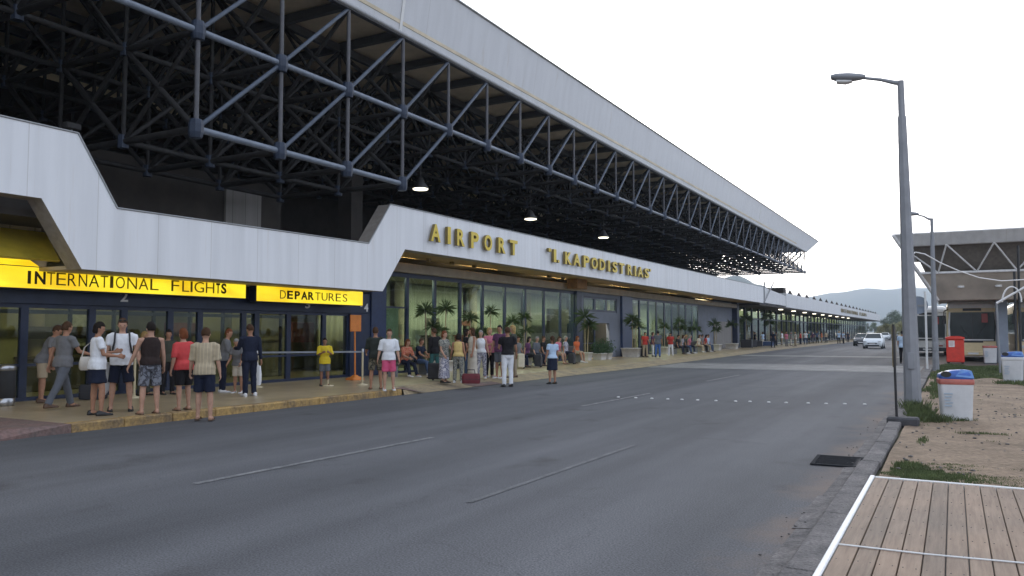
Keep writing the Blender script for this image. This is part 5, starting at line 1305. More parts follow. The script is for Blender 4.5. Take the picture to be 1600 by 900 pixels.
maroon = mat('maroon_fabric', (0.12, 0.012, 0.018), 0.7, var=.2); blackf = mat('black_fabric', (0.025, 0.025, 0.03), 0.75); palef = mat('pale_case', (0.58, 0.53, 0.42), 0.6); bluef = mat('blue_fabric', (0.05, 0.09, 0.2), 0.7)
p = atz(736, 600, .15); suitcase('maroon travel bag lying on the pavement edge beside the woman in the white dress', p.x, p.y, R(30), .27, .30, .2, maroon, lie=True)
suitcase('pale upright suitcase next to the bench behind the man in white trousers', -15.9, 29.5, R(-60), .26, .62, .14, palef)
suitcase('black upright suitcase beside the seated travellers near the woman in navy skirt', -15.8, 30.9, R(-70), .23, .55, .14, blackf)
suitcase('black suitcase at the feet of the seated travellers right of the woman in navy skirt', -15.9, 34.6, R(-80), .22, .5, .14, blackf)
suitcase('black bag on the floor behind the walking man in grey', -17.2, 11.35, R(40), .28, .34, .17, blackf, lie=True)
suitcase('dark suitcase behind the woman in patterned skirt', -14.3, 20.9, R(10), .24, .55, .15, blackf)
suitcase('blue case standing left of the group in the far distance by the wide planter', -16.6, 46.6, R(-80), .3, .7, .2, blackf)
suitcase('pale box on the pavement beyond the seated person in jeans', -16.3, 24.0, R(-75), .24, .4, .2, palef, False)
# ------------------------------------------------------------------ people
SK = {'fair': mat('skin_fair', (0.46, 0.27, 0.19), 0.7, var=.14, scale=9, spec=.25), 'tan': mat('skin_tan', (0.36, 0.19, 0.12), 0.7, var=.14, scale=9, spec=.25), 'dark': mat('skin_brown', (0.24, 0.12, 0.075), 0.7, var=.14, scale=9, spec=.25)}
HR = {'black': mat('hair_black', (0.018, 0.014, 0.012), 0.85, var=.3, scale=20, spec=.12), 'brown': mat('hair_brown', (0.065, 0.035, 0.02), 0.85, var=.3, scale=20, spec=.12), 'blond': mat('hair_blond', (0.36, 0.24, 0.10), 0.85, var=.25, scale=20, spec=.12),
      'grey': mat('hair_grey', (0.25, 0.24, 0.23), 0.85, var=.25, scale=20, spec=.12), 'red': mat('hair_auburn', (0.16, 0.055, 0.025), 0.85, var=.25, scale=20, spec=.12)}
def cloth(name, c, var=.1): return mat('cloth_' + name, c, 0.88, var=var, scale=5, spec=.2)
CL = {k: cloth(k, c) for k, c in dict(white=(.72, .73, .75), grey=(.16, .16, .165), slate=(.115, .125, .145), navy=(.014, .018, .036), black=(.016, .015, .017), brownblack=(.03, .02, .018), coral=(.60, .075, .075), pink=(.62, .10, .20),
      yellow=(.62, .46, .03), paleyellow=(.58, .43, .17), olive=(.055, .058, .045), dgreen=(.03, .035, .03), orange=(.55, .13, .05), jeans=(.055, .085, .15), paleblue=(.42, .54, .68), cream=(.55, .50, .42), rose=(.50, .16, .22), red=(.42, .045, .035),
      sand=(.36, .29, .2), blue=(.06, .13, .34), purple=(.11, .045, .10), teal=(.04, .12, .12)).items()}
CL['stripe'] = stripes('cloth_striped_shirt', [(.50, .41, .27), (.34, .27, .17), (.56, .48, .34), (.16, .12, .075), (.48, .40, .27)], 5.0, 'X', .85, 0.4)
CL['camo'] = blotch('cloth_camo_grey', [(.07, .075, .09), (.15, .16, .19), (.05, .05, .06), (.20, .21, .24)], 9)
CL['camogreen'] = blotch('cloth_camo_green', [(.06, .06, .035), (.13, .115, .07), (.03, .03, .02), (.17, .15, .1)], 9)
CL['floral'] = blotch('cloth_floral', [(.20, .20, .25), (.46, .46, .52), (.10, .10, .16), (.55, .53, .55)], 16)
CL['pattern'] = blotch('cloth_pattern', [(.12, .14, .13), (.34, .33, .28), (.06, .07, .07), (.25, .24, .2)], 16)
CL['redprint'] = blotch('cloth_red_print', [(.50, .09, .05), (.55, .30, .18), (.40, .05, .04), (.5, .2, .1)], 18)
SH = {'black': mat('shoe_black', (.015, .015, .016), .5), 'white': mat('shoe_white', (.62, .62, .62), .55), 'brown': mat('shoe_brown', (.09, .05, .03), .6)}
EYE = mat('eye_dark', (.02, .015, .012), .3); LIP = mat('lips', (.30, .10, .09), .5); STEELS = M['chrome']
wrinkle = bpy.data.textures.new('wrinkle', 'CLOUDS'); wrinkle.noise_scale = 0.11
people_objs = []
def _finish(o, vox, smooth, wr=0.0):
    a = o.modifiers.new('remesh', 'REMESH'); a.mode = 'VOXEL'; a.voxel_size = vox; a.use_smooth_shade = True
    b = o.modifiers.new('smooth', 'SMOOTH'); b.factor = .5; b.iterations = smooth
    if wr: d = o.modifiers.new('wrinkle', 'DISPLACE'); d.texture = wrinkle; d.strength = wr; d.mid_level = .5; d.texture_coords = 'LOCAL'
    people_objs.append(o)
def apply_people():
    dg = bpy.context.evaluated_depsgraph_get()
    for o in people_objs:
        me = bpy.data.meshes.new_from_object(o.evaluated_get(dg)); me.name = o.name
        mats = list(o.data.materials)
        o.modifiers.clear(); o.data = me
        if not me.materials:
            for m in mats: me.materials.append(m)
        for p in me.polygons: p.use_smooth = True
    people_objs.clear()

def ell(c, rx, ry, n=16, ax=None):
    return [Vector((c[0] + rx * math.cos(2*math.pi*k/n), c[1] + ry * math.sin(2*math.pi*k/n), c[2])) for k in range(n)]
STAND = dict(L=(0, 3, 0), R=(0, 3, 0))
def person(label, loc, rz, h=1.74, skin='fair', hair='brown', hstyle='short', top=('white', 'short'), bottom=('navy', 'shorts'), shoes='white', arms=None, legs=None,
           lean=0, turn=0, nod=0, fat=1.0, fem=False, group='people on the pavement', lod=0, hem=None, roll=0):
    """stands facing its own +Y. arms[s] = (shoulder flex, abduction, elbow, inward); legs[s] = (hip flex, abduction, knee)"""
    rp = random.Random(sum(ord(q) for q in label)); arms = dict(arms or {})
    for q in 'LR': arms.setdefault(q, (rp.uniform(-8, 14), rp.uniform(6, 13), rp.uniform(6, 30), rp.uniform(0, 14)))
    if legs is None:
        a_ = rp.uniform(3, 9); legs = {'L': (a_, rp.uniform(2, 6), a_ + 2), 'R': (-2, rp.uniform(2, 6), 0)} if rp.random() < .5 else {'R': (a_, rp.uniform(2, 6), a_ + 2), 'L': (-2, rp.uniform(2, 6), 0)}
        roll = roll or rp.uniform(-3, 3); turn = turn or rp.uniform(-28, 28)
    t = thing('person', label, 'person', loc, rz, group); S = h / 1.75; 
    vox = (.0125, .019, .028)[lod] / 1.0
    zp = .93
    Ml = Matrix.Translation((0, 0, zp)) @ Matrix.Rotation(R(roll), 4, 'Y') @ Matrix.Rotation(R(-lean), 4, 'X') @ Matrix.Translation((0, 0, -zp))
    up = lambda p: (Ml @ Vector(p))
    sw = .172 if fem else .195           # shoulder half width
    def torso_rings(off=0.0, z0=.80, z1=1.47, flat=False):
        hip = .172 if fem else .162; waist = (.122 if fem else .142) * fat; chest = .15 if fem else .168
        table = [(.80, .10, .085, 0), (.86, hip * .96, .115, -.005), (.93, hip, .118, -.008), (1.0, (hip + waist) / 2, .108 * fat, 0), (1.08, waist, .10 * fat, .004 + .05 * (fat - 1)), (1.17, (waist + chest) / 2, .105 * fat, .008), (1.27, chest, .122 if fem else .118, .012 if fem else .004),
                 (1.35, chest * 1.02, .105, 0), (1.41, chest * .92, .085, -.008), (1.455, chest * .62, .068, -.008), (1.485, .068, .060, -.004)]
        out = []
        for z, rx, ry, dy in table:
            if z < z0 - 1e-6 or z > z1 + 1e-6: continue
            if flat and z < .93: rx, ry = hip * 1.02, .122
            if flat and z < 1.02: rx += .024; ry += .020
            out.append([up(p) if z > zp else p for p in ell((0, dy, z), rx + off, ry + off)])
        return out
    neck = up((0, 0, 1.46)); 
    # head
    Mh = Matrix.Rotation(R(-lean * .6), 4, 'X'); hc0 = neck + (Mh @ Vector((0, .018, .16)))
    Mhd = Matrix.Translation(hc0) @ Mh @ Matrix.Rotation(R(turn), 4, 'Z') @ Matrix.Rotation(R(-nod), 4, 'X')
    hp = lambda p: Mhd @ Vector(p)
    joints = {}
    def ldir(flex, abd, s): return Vector((s * math.sin(R(abd)), math.sin(R(flex)) * math.cos(R(abd)), -math.cos(R(flex)) * math.cos(R(abd))))
    for s, key in ((-1, 'L'), (1, 'R')):
        fx, ab, kn = (legs.get(key, (0, 3, 0)) + (0, 0, 0))[:3]
        hp_ = Vector((s * .088, 0, .90)); k_ = hp_ + ldir(fx, ab, s) * .42; a_ = k_ + ldir(fx - kn, ab * .5, s) * .40
        A = (arms.get(key, (4, 9, 8, 0)) + (0,) * 4)[:4]
        sh = up((s * sw, -.008, 1.405)); e_ = sh + (Ml.to_3x3() @ ldir(A[0], A[1], s)) * .285
        fd = ldir(A[0] + A[2], A[1], s); fd = Matrix.Rotation(R(s * A[3]), 3, 'Z') @ fd; fd = Ml.to_3x3() @ fd
        w_ = e_ + fd * .245
        joints[key] = (hp_, k_, a_, sh, e_, w_, fd)
    minz = min(joints[k][2].z for k in 'LR') - .085
    # ---- body
    B = MB(); B.loft(torso_rings())
    B.path([up((0, -.004, 1.44)), up((0, .004, 1.50)), hc0 + Vector((0, -.012, -.055))], [.062, .054, .054], 12)
    hb = MB(); hb.ball((0, 0, .01), .077, .097, .112, 16, 12); hb.ball((0, .035, -.058), .048, .052, .055, 12, 8)
    hb.ball((0, .094, -.012), .013, .02, .022, 8, 6); hb.ball((0, .074, .03), .055, .022, .014, 10, 6)
    for s in (-1, 1): hb.ball((s * .075, -.005, -.002), .012, .020, .032, 8, 6)
    k0 = len(B.v); B.v += [tuple(hp(p)) for p in hb.v]
    for f in hb.f: B.f.append(tuple(i + k0 for i in f)); B.mi.append(0); B.sm.append(True)
    for s, key in ((-1, 'L'), (1, 'R')):
        hj, kj, aj, sj, ej, wj, fd = joints[key]
        B.path([hj + Vector((0, 0, .04)), hj.lerp(kj, .25), hj.lerp(kj, .75), kj, kj.lerp(aj, .28), kj.lerp(aj, .7), aj], [.088, .086, .064, .056, .058 , .042, .036], 12)
        ft = MB(); fy = Vector((0, 1, 0)); 
        B.path([aj + Vector((0, -.05, -.045)), aj + Vector((0, .0, -.035)), aj + Vector((s * .01, .09, -.052)), aj + Vector((s * .015, .175, -.066))], [.032, .042, .038, .022], 10)
        B.path([up((s * sw * .75, -.008, 1.40)), sj, sj.lerp(ej, .35), ej, ej.lerp(wj, .3), wj.lerp(ej, .25), wj], [.055, .056 if not fem else .048, .048 if not fem else .041, .039, .041, .031, .026], 10)
        # hand: palm, four bent fingers, thumb from the side
        u = Vector((0, 1, 0)) if abs(fd.y) < .8 else Vector((0, 0, 1)); u = (u - fd * u.dot(fd)).normalized(); nrm = Vector((-s, 0, 0)); nrm = (nrm - fd * nrm.dot(fd)); nrm = (nrm - u * nrm.dot(u)).normalized()
        def pr(q, a, b): return [q + u * (a * math.cos(2*math.pi*k/12)) + nrm * (b * math.sin(2*math.pi*k/12)) for k in range(12)]
        B.loft([pr(wj - fd * .01, .025, .02), pr(wj + fd * .03, .036, .018), pr(wj + fd * .085, .042, .016), pr(wj + fd * .098, .036, .012)])
        if lod < 2:
            for q, (off, ln) in enumerate(((.034, .072), (.012, .082), (-.011, .076), (-.033, .058))):
                b0 = wj + fd * .08 + u * off; b1 = b0 + fd * (ln * .45) + nrm * .008 + u * off * .2; b2 = b1 + fd * (ln * .35) + nrm * .02; b3 = b2 + fd * (ln * .18) + nrm * .02
                B.path([b0, b1, b2, b3], [.0098, .0092, .0085, .007], 8)
            tb = wj + fd * .025 + u * .03; B.path([tb, tb + fd * .03 + u * .028 + nrm * .008, tb + fd * .06 + u * .032 + nrm * .02], [.013, .011, .008], 8)
    def place(mb): mb.v = [tuple(Vector((p[0], p[1], p[2] - minz)) * S) for p in mb.v]; return mb
    bo = place(B).build('body', SK[skin], t); _finish(bo, vox, 3)
    # ---- hair
    Hh = MB(); n, m = 20, 14; rings = []
    for k in range(m + 1):
        th = math.pi * min(max(k / m, .02), .98); ring = []
        for i in range(n):
            a = 2*math.pi*i/n; d = Vector((math.sin(th)*math.cos(a), math.sin(th)*math.sin(a), math.cos(th)))
            # hair line: high at the forehead, low at the nape
            lim = .42 if d.y > .35 else (-.05 if d.y > -.1 else -.5)
            if hstyle == 'bald': lim = 2 if d.y > -.2 or d.z > .35 else -.4
            f = 1.10 + .03 * math.sin(5 * a + 3 * th) if d.z > lim else .80
            ring.append(hp((d.x * .079 * f, d.y * .098 * f - .004, .014 + d.z * .112 * f)))
        rings.append(ring)
    Hh.loft(rings)
    if hstyle == 'long':
        Hh.loft([[hp((x * .085 * w_, -.055 + y * .05 * w_, z)) for x, y in [(math.cos(2*math.pi*q/12), math.sin(2*math.pi*q/12)) for q in range(12)]] for z, w_ in ((.06, .8), (-.02, 1.0), (-.12, 1.0), (-.22, .75), (-.26, .3))])
        for s in (-1, 1): Hh.path([hp((s*.07, .02, .05)), hp((s*.085, .01, -.04)), hp((s*.075, .0, -.14))], [.025, .028, .012], 8)
    if hstyle == 'pony': Hh.path([hp((0, -.10, .06)), hp((0, -.15, .02)), hp((0, -.145, -.10)), hp((0, -.12, -.18))], [.03, .034, .028, .008], 10)
    if hstyle == 'bob':
        Hh.loft([[hp((x * .095 * w_, -.02 + y * .085 * w_, z)) for x, y in [(math.cos(2*math.pi*q/14), math.sin(2*math.pi*q/14) * (1 if math.sin(2*math.pi*q/14) < 0 else .25)) for q in range(14)]] for z, w_ in ((.07, .8), (0, 1.0), (-.07, 1.0), (-.10, .7))])
    place(Hh).build('hair', HR[hair], t)
    # ---- eyes and mouth
    if lod == 0:
        E_ = MB()
        for s in (-1, 1): E_.ball(hp((s * .031, .083, .008)), .012, .008, .007, 8, 6)
        E_.ball(hp((0, .083, -.056)), .022, .008, .005, 8, 6, 1)
        place(E_).build('eyes_and_mouth', [EYE, LIP], t)
    # ---- top
    tm, tk = top
    C = MB(); off = .020 if tk != 'vest' else .014
    z0 = hem if hem else (.86 if tk != 'vest' else .93)
    C.loft(torso_rings(off, z0, 1.46, True))
    sl = {'short': .62, 'long': 2.0, 'vest': 0, 'elbow': 1.0, 'cap': .4}[tk]
    for s, key in ((-1, 'L'), (1, 'R')):
        hj, kj, aj, sj, ej, wj, fd = joints[key]
        if sl > 0:
            pts = [up((s * sw * .55, -.008, 1.40)), up((s * sw * .9, -.008, 1.405)), sj]; rad = [.070, .072, .074]
            if sl <= 1.0: pts += [sj.lerp(ej, sl * .6), sj.lerp(ej, sl)]; rad += [.070, .070]
            else: pts += [sj.lerp(ej, .6), ej, ej.lerp(wj, .5), ej.lerp(wj, .97)]; rad += [.062, .054, .047, .040]
            C.path(pts, [r_ * (.92 if fem else 1) for r_ in rad], 12)
    bt, bk = bottom
    if bk == 'dress': pass
    o = place(C).build({'vest': 'vest', 'long': 'jacket'}.get(tk, 'shirt'), CL[tm], t); _finish(o, max(vox, .014), 2, .024)
    # ---- bottom
    D = MB()
    if bk in ('shorts', 'trousers', 'short_shorts'):
        D.loft(torso_rings(.014, .80, 1.0))
        fr = {'shorts': .88, 'short_shorts': .55}.get(bk, 2)
        for s, key in ((-1, 'L'), (1, 'R')):
            hj, kj, aj = joints[key][:3]
            if fr < 2: D.path([hj + Vector((0, 0, .03)), hj.lerp(kj, fr * .4), hj.lerp(kj, fr)], [.104, .102, .098], 14)
            else: D.path([hj + Vector((0, 0, .03)), hj.lerp(kj, .4), kj, kj.lerp(aj, .5), aj + Vector((0, 0, -.02))], [.102, .094, .074, .068, .064], 14)
    else:
        hz_ = {'skirt': .50, 'long_skirt': .14, 'dress': .42, 'mini': .60}[bk]
        D.loft([ell((0, -.004, z), rx, ry) for z, rx, ry in ((1.04, .145, .115), (.93, .188, .140), (.80, .195, .15), ((.80 + hz_) / 2, .205, .16), (hz_ + .02, .215 if bk != 'long_skirt' else .24, .175), (hz_, .20, .16))])
    o = place(D).build({'shorts': 'shorts', 'short_shorts': 'shorts', 'trousers': 'trousers', 'skirt': 'skirt', 'long_skirt': 'skirt', 'dress': 'dress_skirt', 'mini': 'skirt'}[bk], CL[bt], t); _finish(o, max(vox, .014), 2, .020)
    # ---- shoes
    if shoes != 'none':
        for s, key in ((-1, 'L'), (1, 'R')):
            aj = joints[key][2]; Sx = MB()
            if shoes == 'sandal':
                Sx.loft([[(aj.x + s * .01 + x * w_, aj.y + y, aj.z + z) for x, z in ((-1, -.085), (1, -.085), (1, -.066), (-1, -.066))] for y, w_ in ((-.085, .03), (-.06, .04), (.06, .042), (.15, .05), (.20, .035))], smooth=False)
                Sx.path([(aj.x - .045, aj.y + .10, aj.z - .07), (aj.x + s * .012, aj.y + .11, aj.z - .018), (aj.x + .062, aj.y + .10, aj.z - .07)], .009, 6)
                m_ = SH['brown']
            else:
                def sr(y, w_, zt): return [(aj.x + s * .012 + w_ * cx, aj.y + y, aj.z + (-.086 + (zt + .086) * cz)) for cx, cz in ((-.9, 0), (.9, 0), (1, .25), (.95, .55), (.6, .95), (0, 1.0), (-.6, .95), (-.95, .55), (-1, .25))]
                Sx.loft([sr(-.085, .028, -.03), sr(-.07, .042, .0), sr(-.02, .047, .012), sr(.04, .046, -.008), (sr(.11, .052, -.035)), sr(.17, .05, -.046), sr(.205, .032, -.058)])
                m_ = SH[shoes]
            place(Sx).build('sandal' if shoes == 'sandal' else 'shoe', m_, t)
    t['_hand_L'] = list(Vector((joints['L'][5].x, joints['L'][5].y, joints['L'][5].z - minz)) * S); t['_hand_R'] = list(Vector((joints['R'][5].x, joints['R'][5].y, joints['R'][5].z - minz)) * S)
    return t
def face(dx, dy): return math.atan2(-dx, dy)
def P(u, v, z=.152): return atz(u, v, z)
def H(p, u, vh): return min(1.92, max(1.1, aty(u, vh, p.y).z - p.z))
def who(label, u, vf, vh, rz, z=.152, **k):
    p = P(u, vf, z); k.setdefault('h', H(p, u, vh)); return person(label, tuple(p), rz, **k)
CAMDIR = lambda u: face(*(-Vector(_ray(u, 600)).xy))
AWAY = lambda u: CAMDIR(u) + math.pi
G1 = 'travellers outside the glass doors'
who('person in grey T-shirt and sand shorts leaning forward at the far left doors', 64, 629, 519, face(.6, .8), h=1.74, skin='tan', hair='brown', top=('grey', 'short'), bottom=('sand', 'shorts'), shoes='brown', lean=24, nod=15, arms={'L': (15, 6, 15), 'R': (22, 8, 25)}, group=G1)
who('person in grey T-shirt and grey trousers striding to the right by the doors', 96, 638, 498, face(-.1, 1), skin='tan', hair='brown', top=('grey', 'short'), bottom=('slate', 'trousers'), shoes='brown', legs={'L': (24, 3, 6), 'R': (-24, 3, 8)}, arms={'L': (-14, 8, 12), 'R': (34, 8, 45)}, lean=5, fat=1.08, group=G1)
who('person in white top and dark mini skirt carrying a pale shoulder bag', 150, 649, 503, face(.35, .95), skin='tan', hair='black', hstyle='bob', fem=True, top=('white', 'short'), bottom=('navy', 'mini'), shoes='black', arms={'L': (20, 6, 80, 20), 'R': (12, 8, 70, 10)}, nod=12, fat=1.1, group=G1)
who('person in white T-shirt and navy shorts with rucksack straps and sunglasses on the head', 188, 642, 497, CAMDIR(188), skin='fair', hair='brown', top=('white', 'short'), bottom=('navy', 'shorts'), shoes='black', legs={'L': (6, 7, 4), 'R': (0, 7, 0)}, arms={'L': (2, 12, 12), 'R': (4, 12, 10)}, nod=14, fat=1.15, group=G1)
who('person in black sleeveless top and grey camouflage shorts standing with the back turned', 233, 647, 503, AWAY(233) + .35, skin='fair', hair='black', top=('brownblack', 'vest'), bottom=('camo', 'shorts'), shoes='sandal', arms={'L': (16, 14, 10), 'R': (4, 10, 14)}, fat=1.12, legs={'L': (0, 5, 0), 'R': (0, 5, 0)}, group=G1)
who('person in coral top and black shorts close behind the striped shirt', 286, 641, 513, face(-.9, .2), skin='fair', hair='red', hstyle='bob', fem=True, top=('coral', 'elbow'), bottom=('black', 'shorts'), shoes='sandal', arms={'R': (6, 6, 10)}, fat=1.18, group=G1)
who('person in beige striped shirt and dark shorts at the kerb, seen from behind', 318, 657, 512, AWAY(318) - .2, .02, skin='fair', hair='brown', top=('stripe', 'elbow'), bottom=('navy', 'shorts'), shoes='sandal', arms={'L': (10, 10, 18), 'R': (2, 8, 12)}, legs={'L': (10, 3, 10), 'R': (0, 3, 0)}, lean=4, nod=10, fat=1.1, group=G1)
who('person in dark grey top and dark trousers bending between the groups by the doors', 347, 613, 513, face(.7, .7), skin='tan', hair='red', top=('grey', 'long'), bottom=('navy', 'trousers'), shoes='white', lean=12, arms={'L': (30, 8, 40), 'R': (25, 8, 50)}, group=G1)
who('person in pale cropped trousers and grey top beside the navy jacket', 372, 614, 528, face(.4, -.9), skin='tan', hair='grey', fem=True, top=('grey', 'short'), bottom=('cream', 'shorts'), shoes='white', lean=14, nod=10, arms={'L': (30, 6, 30), 'R': (20, 6, 40)}, group=G1)
w_ = who('person in navy jacket and navy trousers with white shoes holding a white bag', 389, 619, 507, face(-.8, .3), skin='tan', hair='brown', top=('navy', 'long'), bottom=('navy', 'trousers'), shoes='white', arms={'L': (30, 8, 60, 10), 'R': (-4, 10, 8)}, nod=14, fat=1.08, group=G1)
who('person in dark clothes standing in the shadow of the doors behind the camouflage shorts', 262, 616, 515, face(1, -.2), skin='tan', hair='black', top=('olive', 'short'), bottom=('black', 'trousers'), shoes='black', group=G1, lod=1)
who('person in yellow top just outside the doors between two groups', 224, 618, 518, CAMDIR(224) + .8, skin='tan', hair='blond', hstyle='bob', fem=True, top=('pattern', 'short'), bottom=('olive', 'trousers'), shoes='black', group=G1, lod=1)
who('child in bright yellow T-shirt and grey shorts with hands at the belly', 507, 603, 528, CAMDIR(507) + .15, skin='dark', hair='black', top=('yellow', 'elbow'), bottom=('slate', 'shorts'), shoes='black', arms={'L': (14, 12, 95, 45), 'R': (14, 12, 95, 45)}, group=G1, hem=.80)
who('person in dark green T-shirt and camouflage shorts with the back turned', 587, 608, 511, AWAY(587) + .1, skin='tan', hair='brown', top=('dgreen', 'elbow'), bottom=('camogreen', 'shorts'), shoes='sandal', arms={'L': (14, 10, 50, 10), 'R': (4, 10, 20)}, fat=1.08, group=G1)
who('person in white T-shirt and pink shorts facing the road', 607, 610, 514, CAMDIR(607) + .1, skin='fair', hair='brown', top=('white', 'elbow'), bottom=('pink', 'shorts'), shoes='white', arms={'L': (2, 10, 8), 'R': (-4, 12, 8)}, hem=.83, group=G1)
SIT = {'L': (82, 6, 80), 'R': (84, 8, 70)}; SIT2 = {'L': (78, 4, 50), 'R': (82, 8, 62)}
G2 = 'travellers waiting in front of the tall windows'
ROAD = R(-90)
def sit(label, x, y, rz=ROAD, dz=0.0, **k):
    k.setdefault('legs', SIT); k.setdefault('group', 'travellers sitting on the benches'); k.setdefault('h', 1.68); k.setdefault('lod', 1)
    return person(label, (x, y, .152 + dz), rz, **k)
sit('seated person with red-brown hair in an orange and white top leaning forward', -16.72, 22.45, R(-105), skin='fair', hair='red', hstyle='long', fem=True, top=('redprint', 'elbow'), bottom=('navy', 'trousers'), shoes='white', lean=18, arms={'L': (40, 8, 50, 20), 'R': (40, 8, 50, 20)}, lod=0, legs=SIT2)
sit('seated person in blue jeans and dark top next to the orange top', -16.72, 23.3, R(-85), skin='tan', hair='brown', top=('navy', 'short'), bottom=('jeans', 'trousers'), shoes='white', lean=10, arms={'L': (40, 8, 40), 'R': (40, 8, 40)}, legs=SIT2)
who('person in dark jacket and green jeans with a shoulder bag facing the windows', 679, 591, 513, AWAY(679) + .6, skin='tan', hair='brown', top=('black', 'long'), bottom=('teal', 'trousers'), shoes='black', group=G2)
who('person in dark vest and long patterned pale skirt seen from the side', 694, 598, 517, face(.9, -.1), skin='fair', hair='red', fem=True, hstyle='bob', top=('pattern', 'short'), bottom=('floral', 'long_skirt'), shoes='black', group=G2, arms={'L': (20, 8, 60, 10), 'R': (10, 8, 30)}, fat=1.1)
who('person in pale yellow sleeveless top and patterned trousers seen from behind', 716, 598, 521, AWAY(716) - .1, skin='tan', hair='black', fem=True, hstyle='bob', top=('paleyellow', 'vest'), bottom=('pattern', 'trousers'), shoes='white', fat=1.2, group=G2)
who('person in long white dress beside the maroon bag', 738, 593, 512, face(-.5, -.7), skin='tan', hair='brown', fem=True, hstyle='long', top=('cream', 'vest'), bottom=('cream', 'long_skirt'), shoes='black', group=G2)
who('person in white vest and pale trousers with grey hair', 752, 591, 516, CAMDIR(752), skin='fair', hair='grey', fem=True, top=('white', 'vest'), bottom=('floral', 'trousers'), shoes='white', group=G2)
who('person in rose pink top and black trousers with hands together', 765, 589, 512, face(.8, -.5), skin='fair', hair='blond', fem=True, hstyle='bob', top=('rose', 'elbow'), bottom=('black', 'trousers'), shoes='white', arms={'L': (20, 8, 75, 25), 'R': (20, 8, 75, 25)}, fat=1.15, group=G2)
who('person in dark T-shirt and dark shorts standing behind the white trousers', 781, 591, 508, CAMDIR(781) - .6, skin='tan', hair='black', top=('purple', 'short'), bottom=('slate', 'shorts'), shoes='white', group=G2, fat=1.1)
who('person in black T-shirt and white trousers at the road edge', 793, 604, 511, face(-.6, .6), .01, skin='tan', hair='brown', top=('black', 'short'), bottom=('white', 'trousers'), shoes='black', arms={'L': (16, 10, 70, 25), 'R': (0, 12, 30)}, group=G2, hem=.88)
who('person with fair hair behind the black T-shirt and white trousers', 802, 590, 508, face(-.9, -.2), skin='fair', hair='blond', fem=True, hstyle='long', top=('olive', 'short'), bottom=('sand', 'trousers'), shoes='brown', group=G2)
who('person in pale blue uniform shirt and navy skirt standing alone in the road', 863, 600, 525, face(-.75, .5), .0, skin='tan', hair='brown', fem=True, hstyle='pony', top=('paleblue', 'short'), bottom=('navy', 'skirt'), shoes='black', arms={'L': (2, 8, 10), 'R': (2, 8, 10)}, turn=-10, group=G2, hem=.92)
p = P(726, 590)
who('person in dark top mostly hidden behind the pale yellow top', 728, 588, 514, face(.6, .6), skin='tan', hair='black', hstyle='long', fem=True, top=('black', 'short'), bottom=('jeans', 'trousers'), shoes='black', group=G2, lod=1)
sit('seated person in grey top at the near end of the bench behind the white trousers', -16.62, 30.5, R(-95), skin='tan', hair='brown', top=('grey', 'short'), bottom=('navy', 'trousers'), shoes='black')
sit('seated person in purple top on the bench behind the white trousers', -16.62, 31.3, R(-80), skin='fair', hair='black', fem=True, hstyle='long', top=('purple', 'short'), bottom=('black', 'trousers'), shoes='white', lean=12)
sit('seated person in slate blue shirt on the bench left of the navy skirt', -16.62, 32.2, R(-100), skin='fair', hair='grey', top=('slate', 'elbow'), bottom=('navy', 'trousers'), shoes='black', lean=8)
sit('seated person in dark clothes behind the navy skirt, at the end of the bench', -16.62, 33.0, R(-90), skin='tan', hair='brown', top=('black', 'short'), bottom=('slate', 'trousers'), shoes='black')
sit('seated person in pink top right of the navy skirt', -16.62, 34.4, R(-95), skin='fair', hair='brown', fem=True, hstyle='bob', top=('rose', 'short'), bottom=('sand', 'shorts'), shoes='sandal', lean=14)
sit('seated person in blue print top between the pink top and the orange top', -16.62, 35.4, R(-85), skin='tan', hair='grey', fem=True, hstyle='bob', top=('floral', 'short'), bottom=('navy', 'trousers'), shoes='black')
sit('seated person in bright orange-red top beside the entrance dracaena', -16.62, 36.6, R(-100), skin='tan', hair='red', fem=True, hstyle='long', top=('orange', 'short'), bottom=('sand', 'shorts'), shoes='white', lean=10)
G3 = 'travellers standing at the far windows'
pr_ = {}
pr_['man'] = who('person in dark red top standing left in the far standing trio', 1008, 558, 519, CAMDIR(1008) + .5, skin='tan', hair='black', top=('red', 'short'), bottom=('sand', 'trousers'), shoes='black', lod=1, group=G3)
pr_['woman'] = who('person in purple top and white trousers in the middle of the far trio', 1020, 557, 519, face(.9, .1), skin='tan', hair='brown', fem=True, hstyle='bob', top=('purple', 'short'), bottom=('white', 'trousers'), shoes='black', lod=1, group=G3)
pr_['back'] = who('person in slate T-shirt and blue trousers on the right of the far trio, back turned', 1028, 558, 517, AWAY(1028), skin='tan', hair='black', top=('slate', 'short'), bottom=('blue', 'trousers'), shoes='black', lod=1, group=G3)
who('person in red top and white trousers standing alone before the far windows', 1048, 556, 520, CAMDIR(1048), skin='tan', hair='black', top=('red', 'short'), bottom=('white', 'trousers'), shoes='white', lod=1, group=G3, arms={'L': (15, 10, 70, 20), 'R': (10, 10, 60, 20)})
pr_['seat'] = sit('seated person in black top at the near end of the far bench', -16.62, 53.4, R(-95), skin='tan', hair='black', top=('black', 'short'), bottom=('navy', 'trousers'), shoes='black', lod=2, lean=8)
pr_['seatw'] = sit('seated person in floral top on the far bench', -16.62, 54.3, R(-80), skin='fair', hair='brown', fem=True, hstyle='long', top=('floral', 'short'), bottom=('black', 'trousers'), shoes='white', lod=2, lean=14)
pr_['stand2'] = who('person in pale shirt and black trousers walking at the road edge by the bus yard', 1411, 568, 517, face(.1, 1), 0, skin='tan', hair='black', top=('paleblue', 'short'), bottom=('black', 'trousers'), shoes='black', lod=1, group='people far down the road', legs={'L': (8, 2, 4), 'R': (-8, 2, 4)})
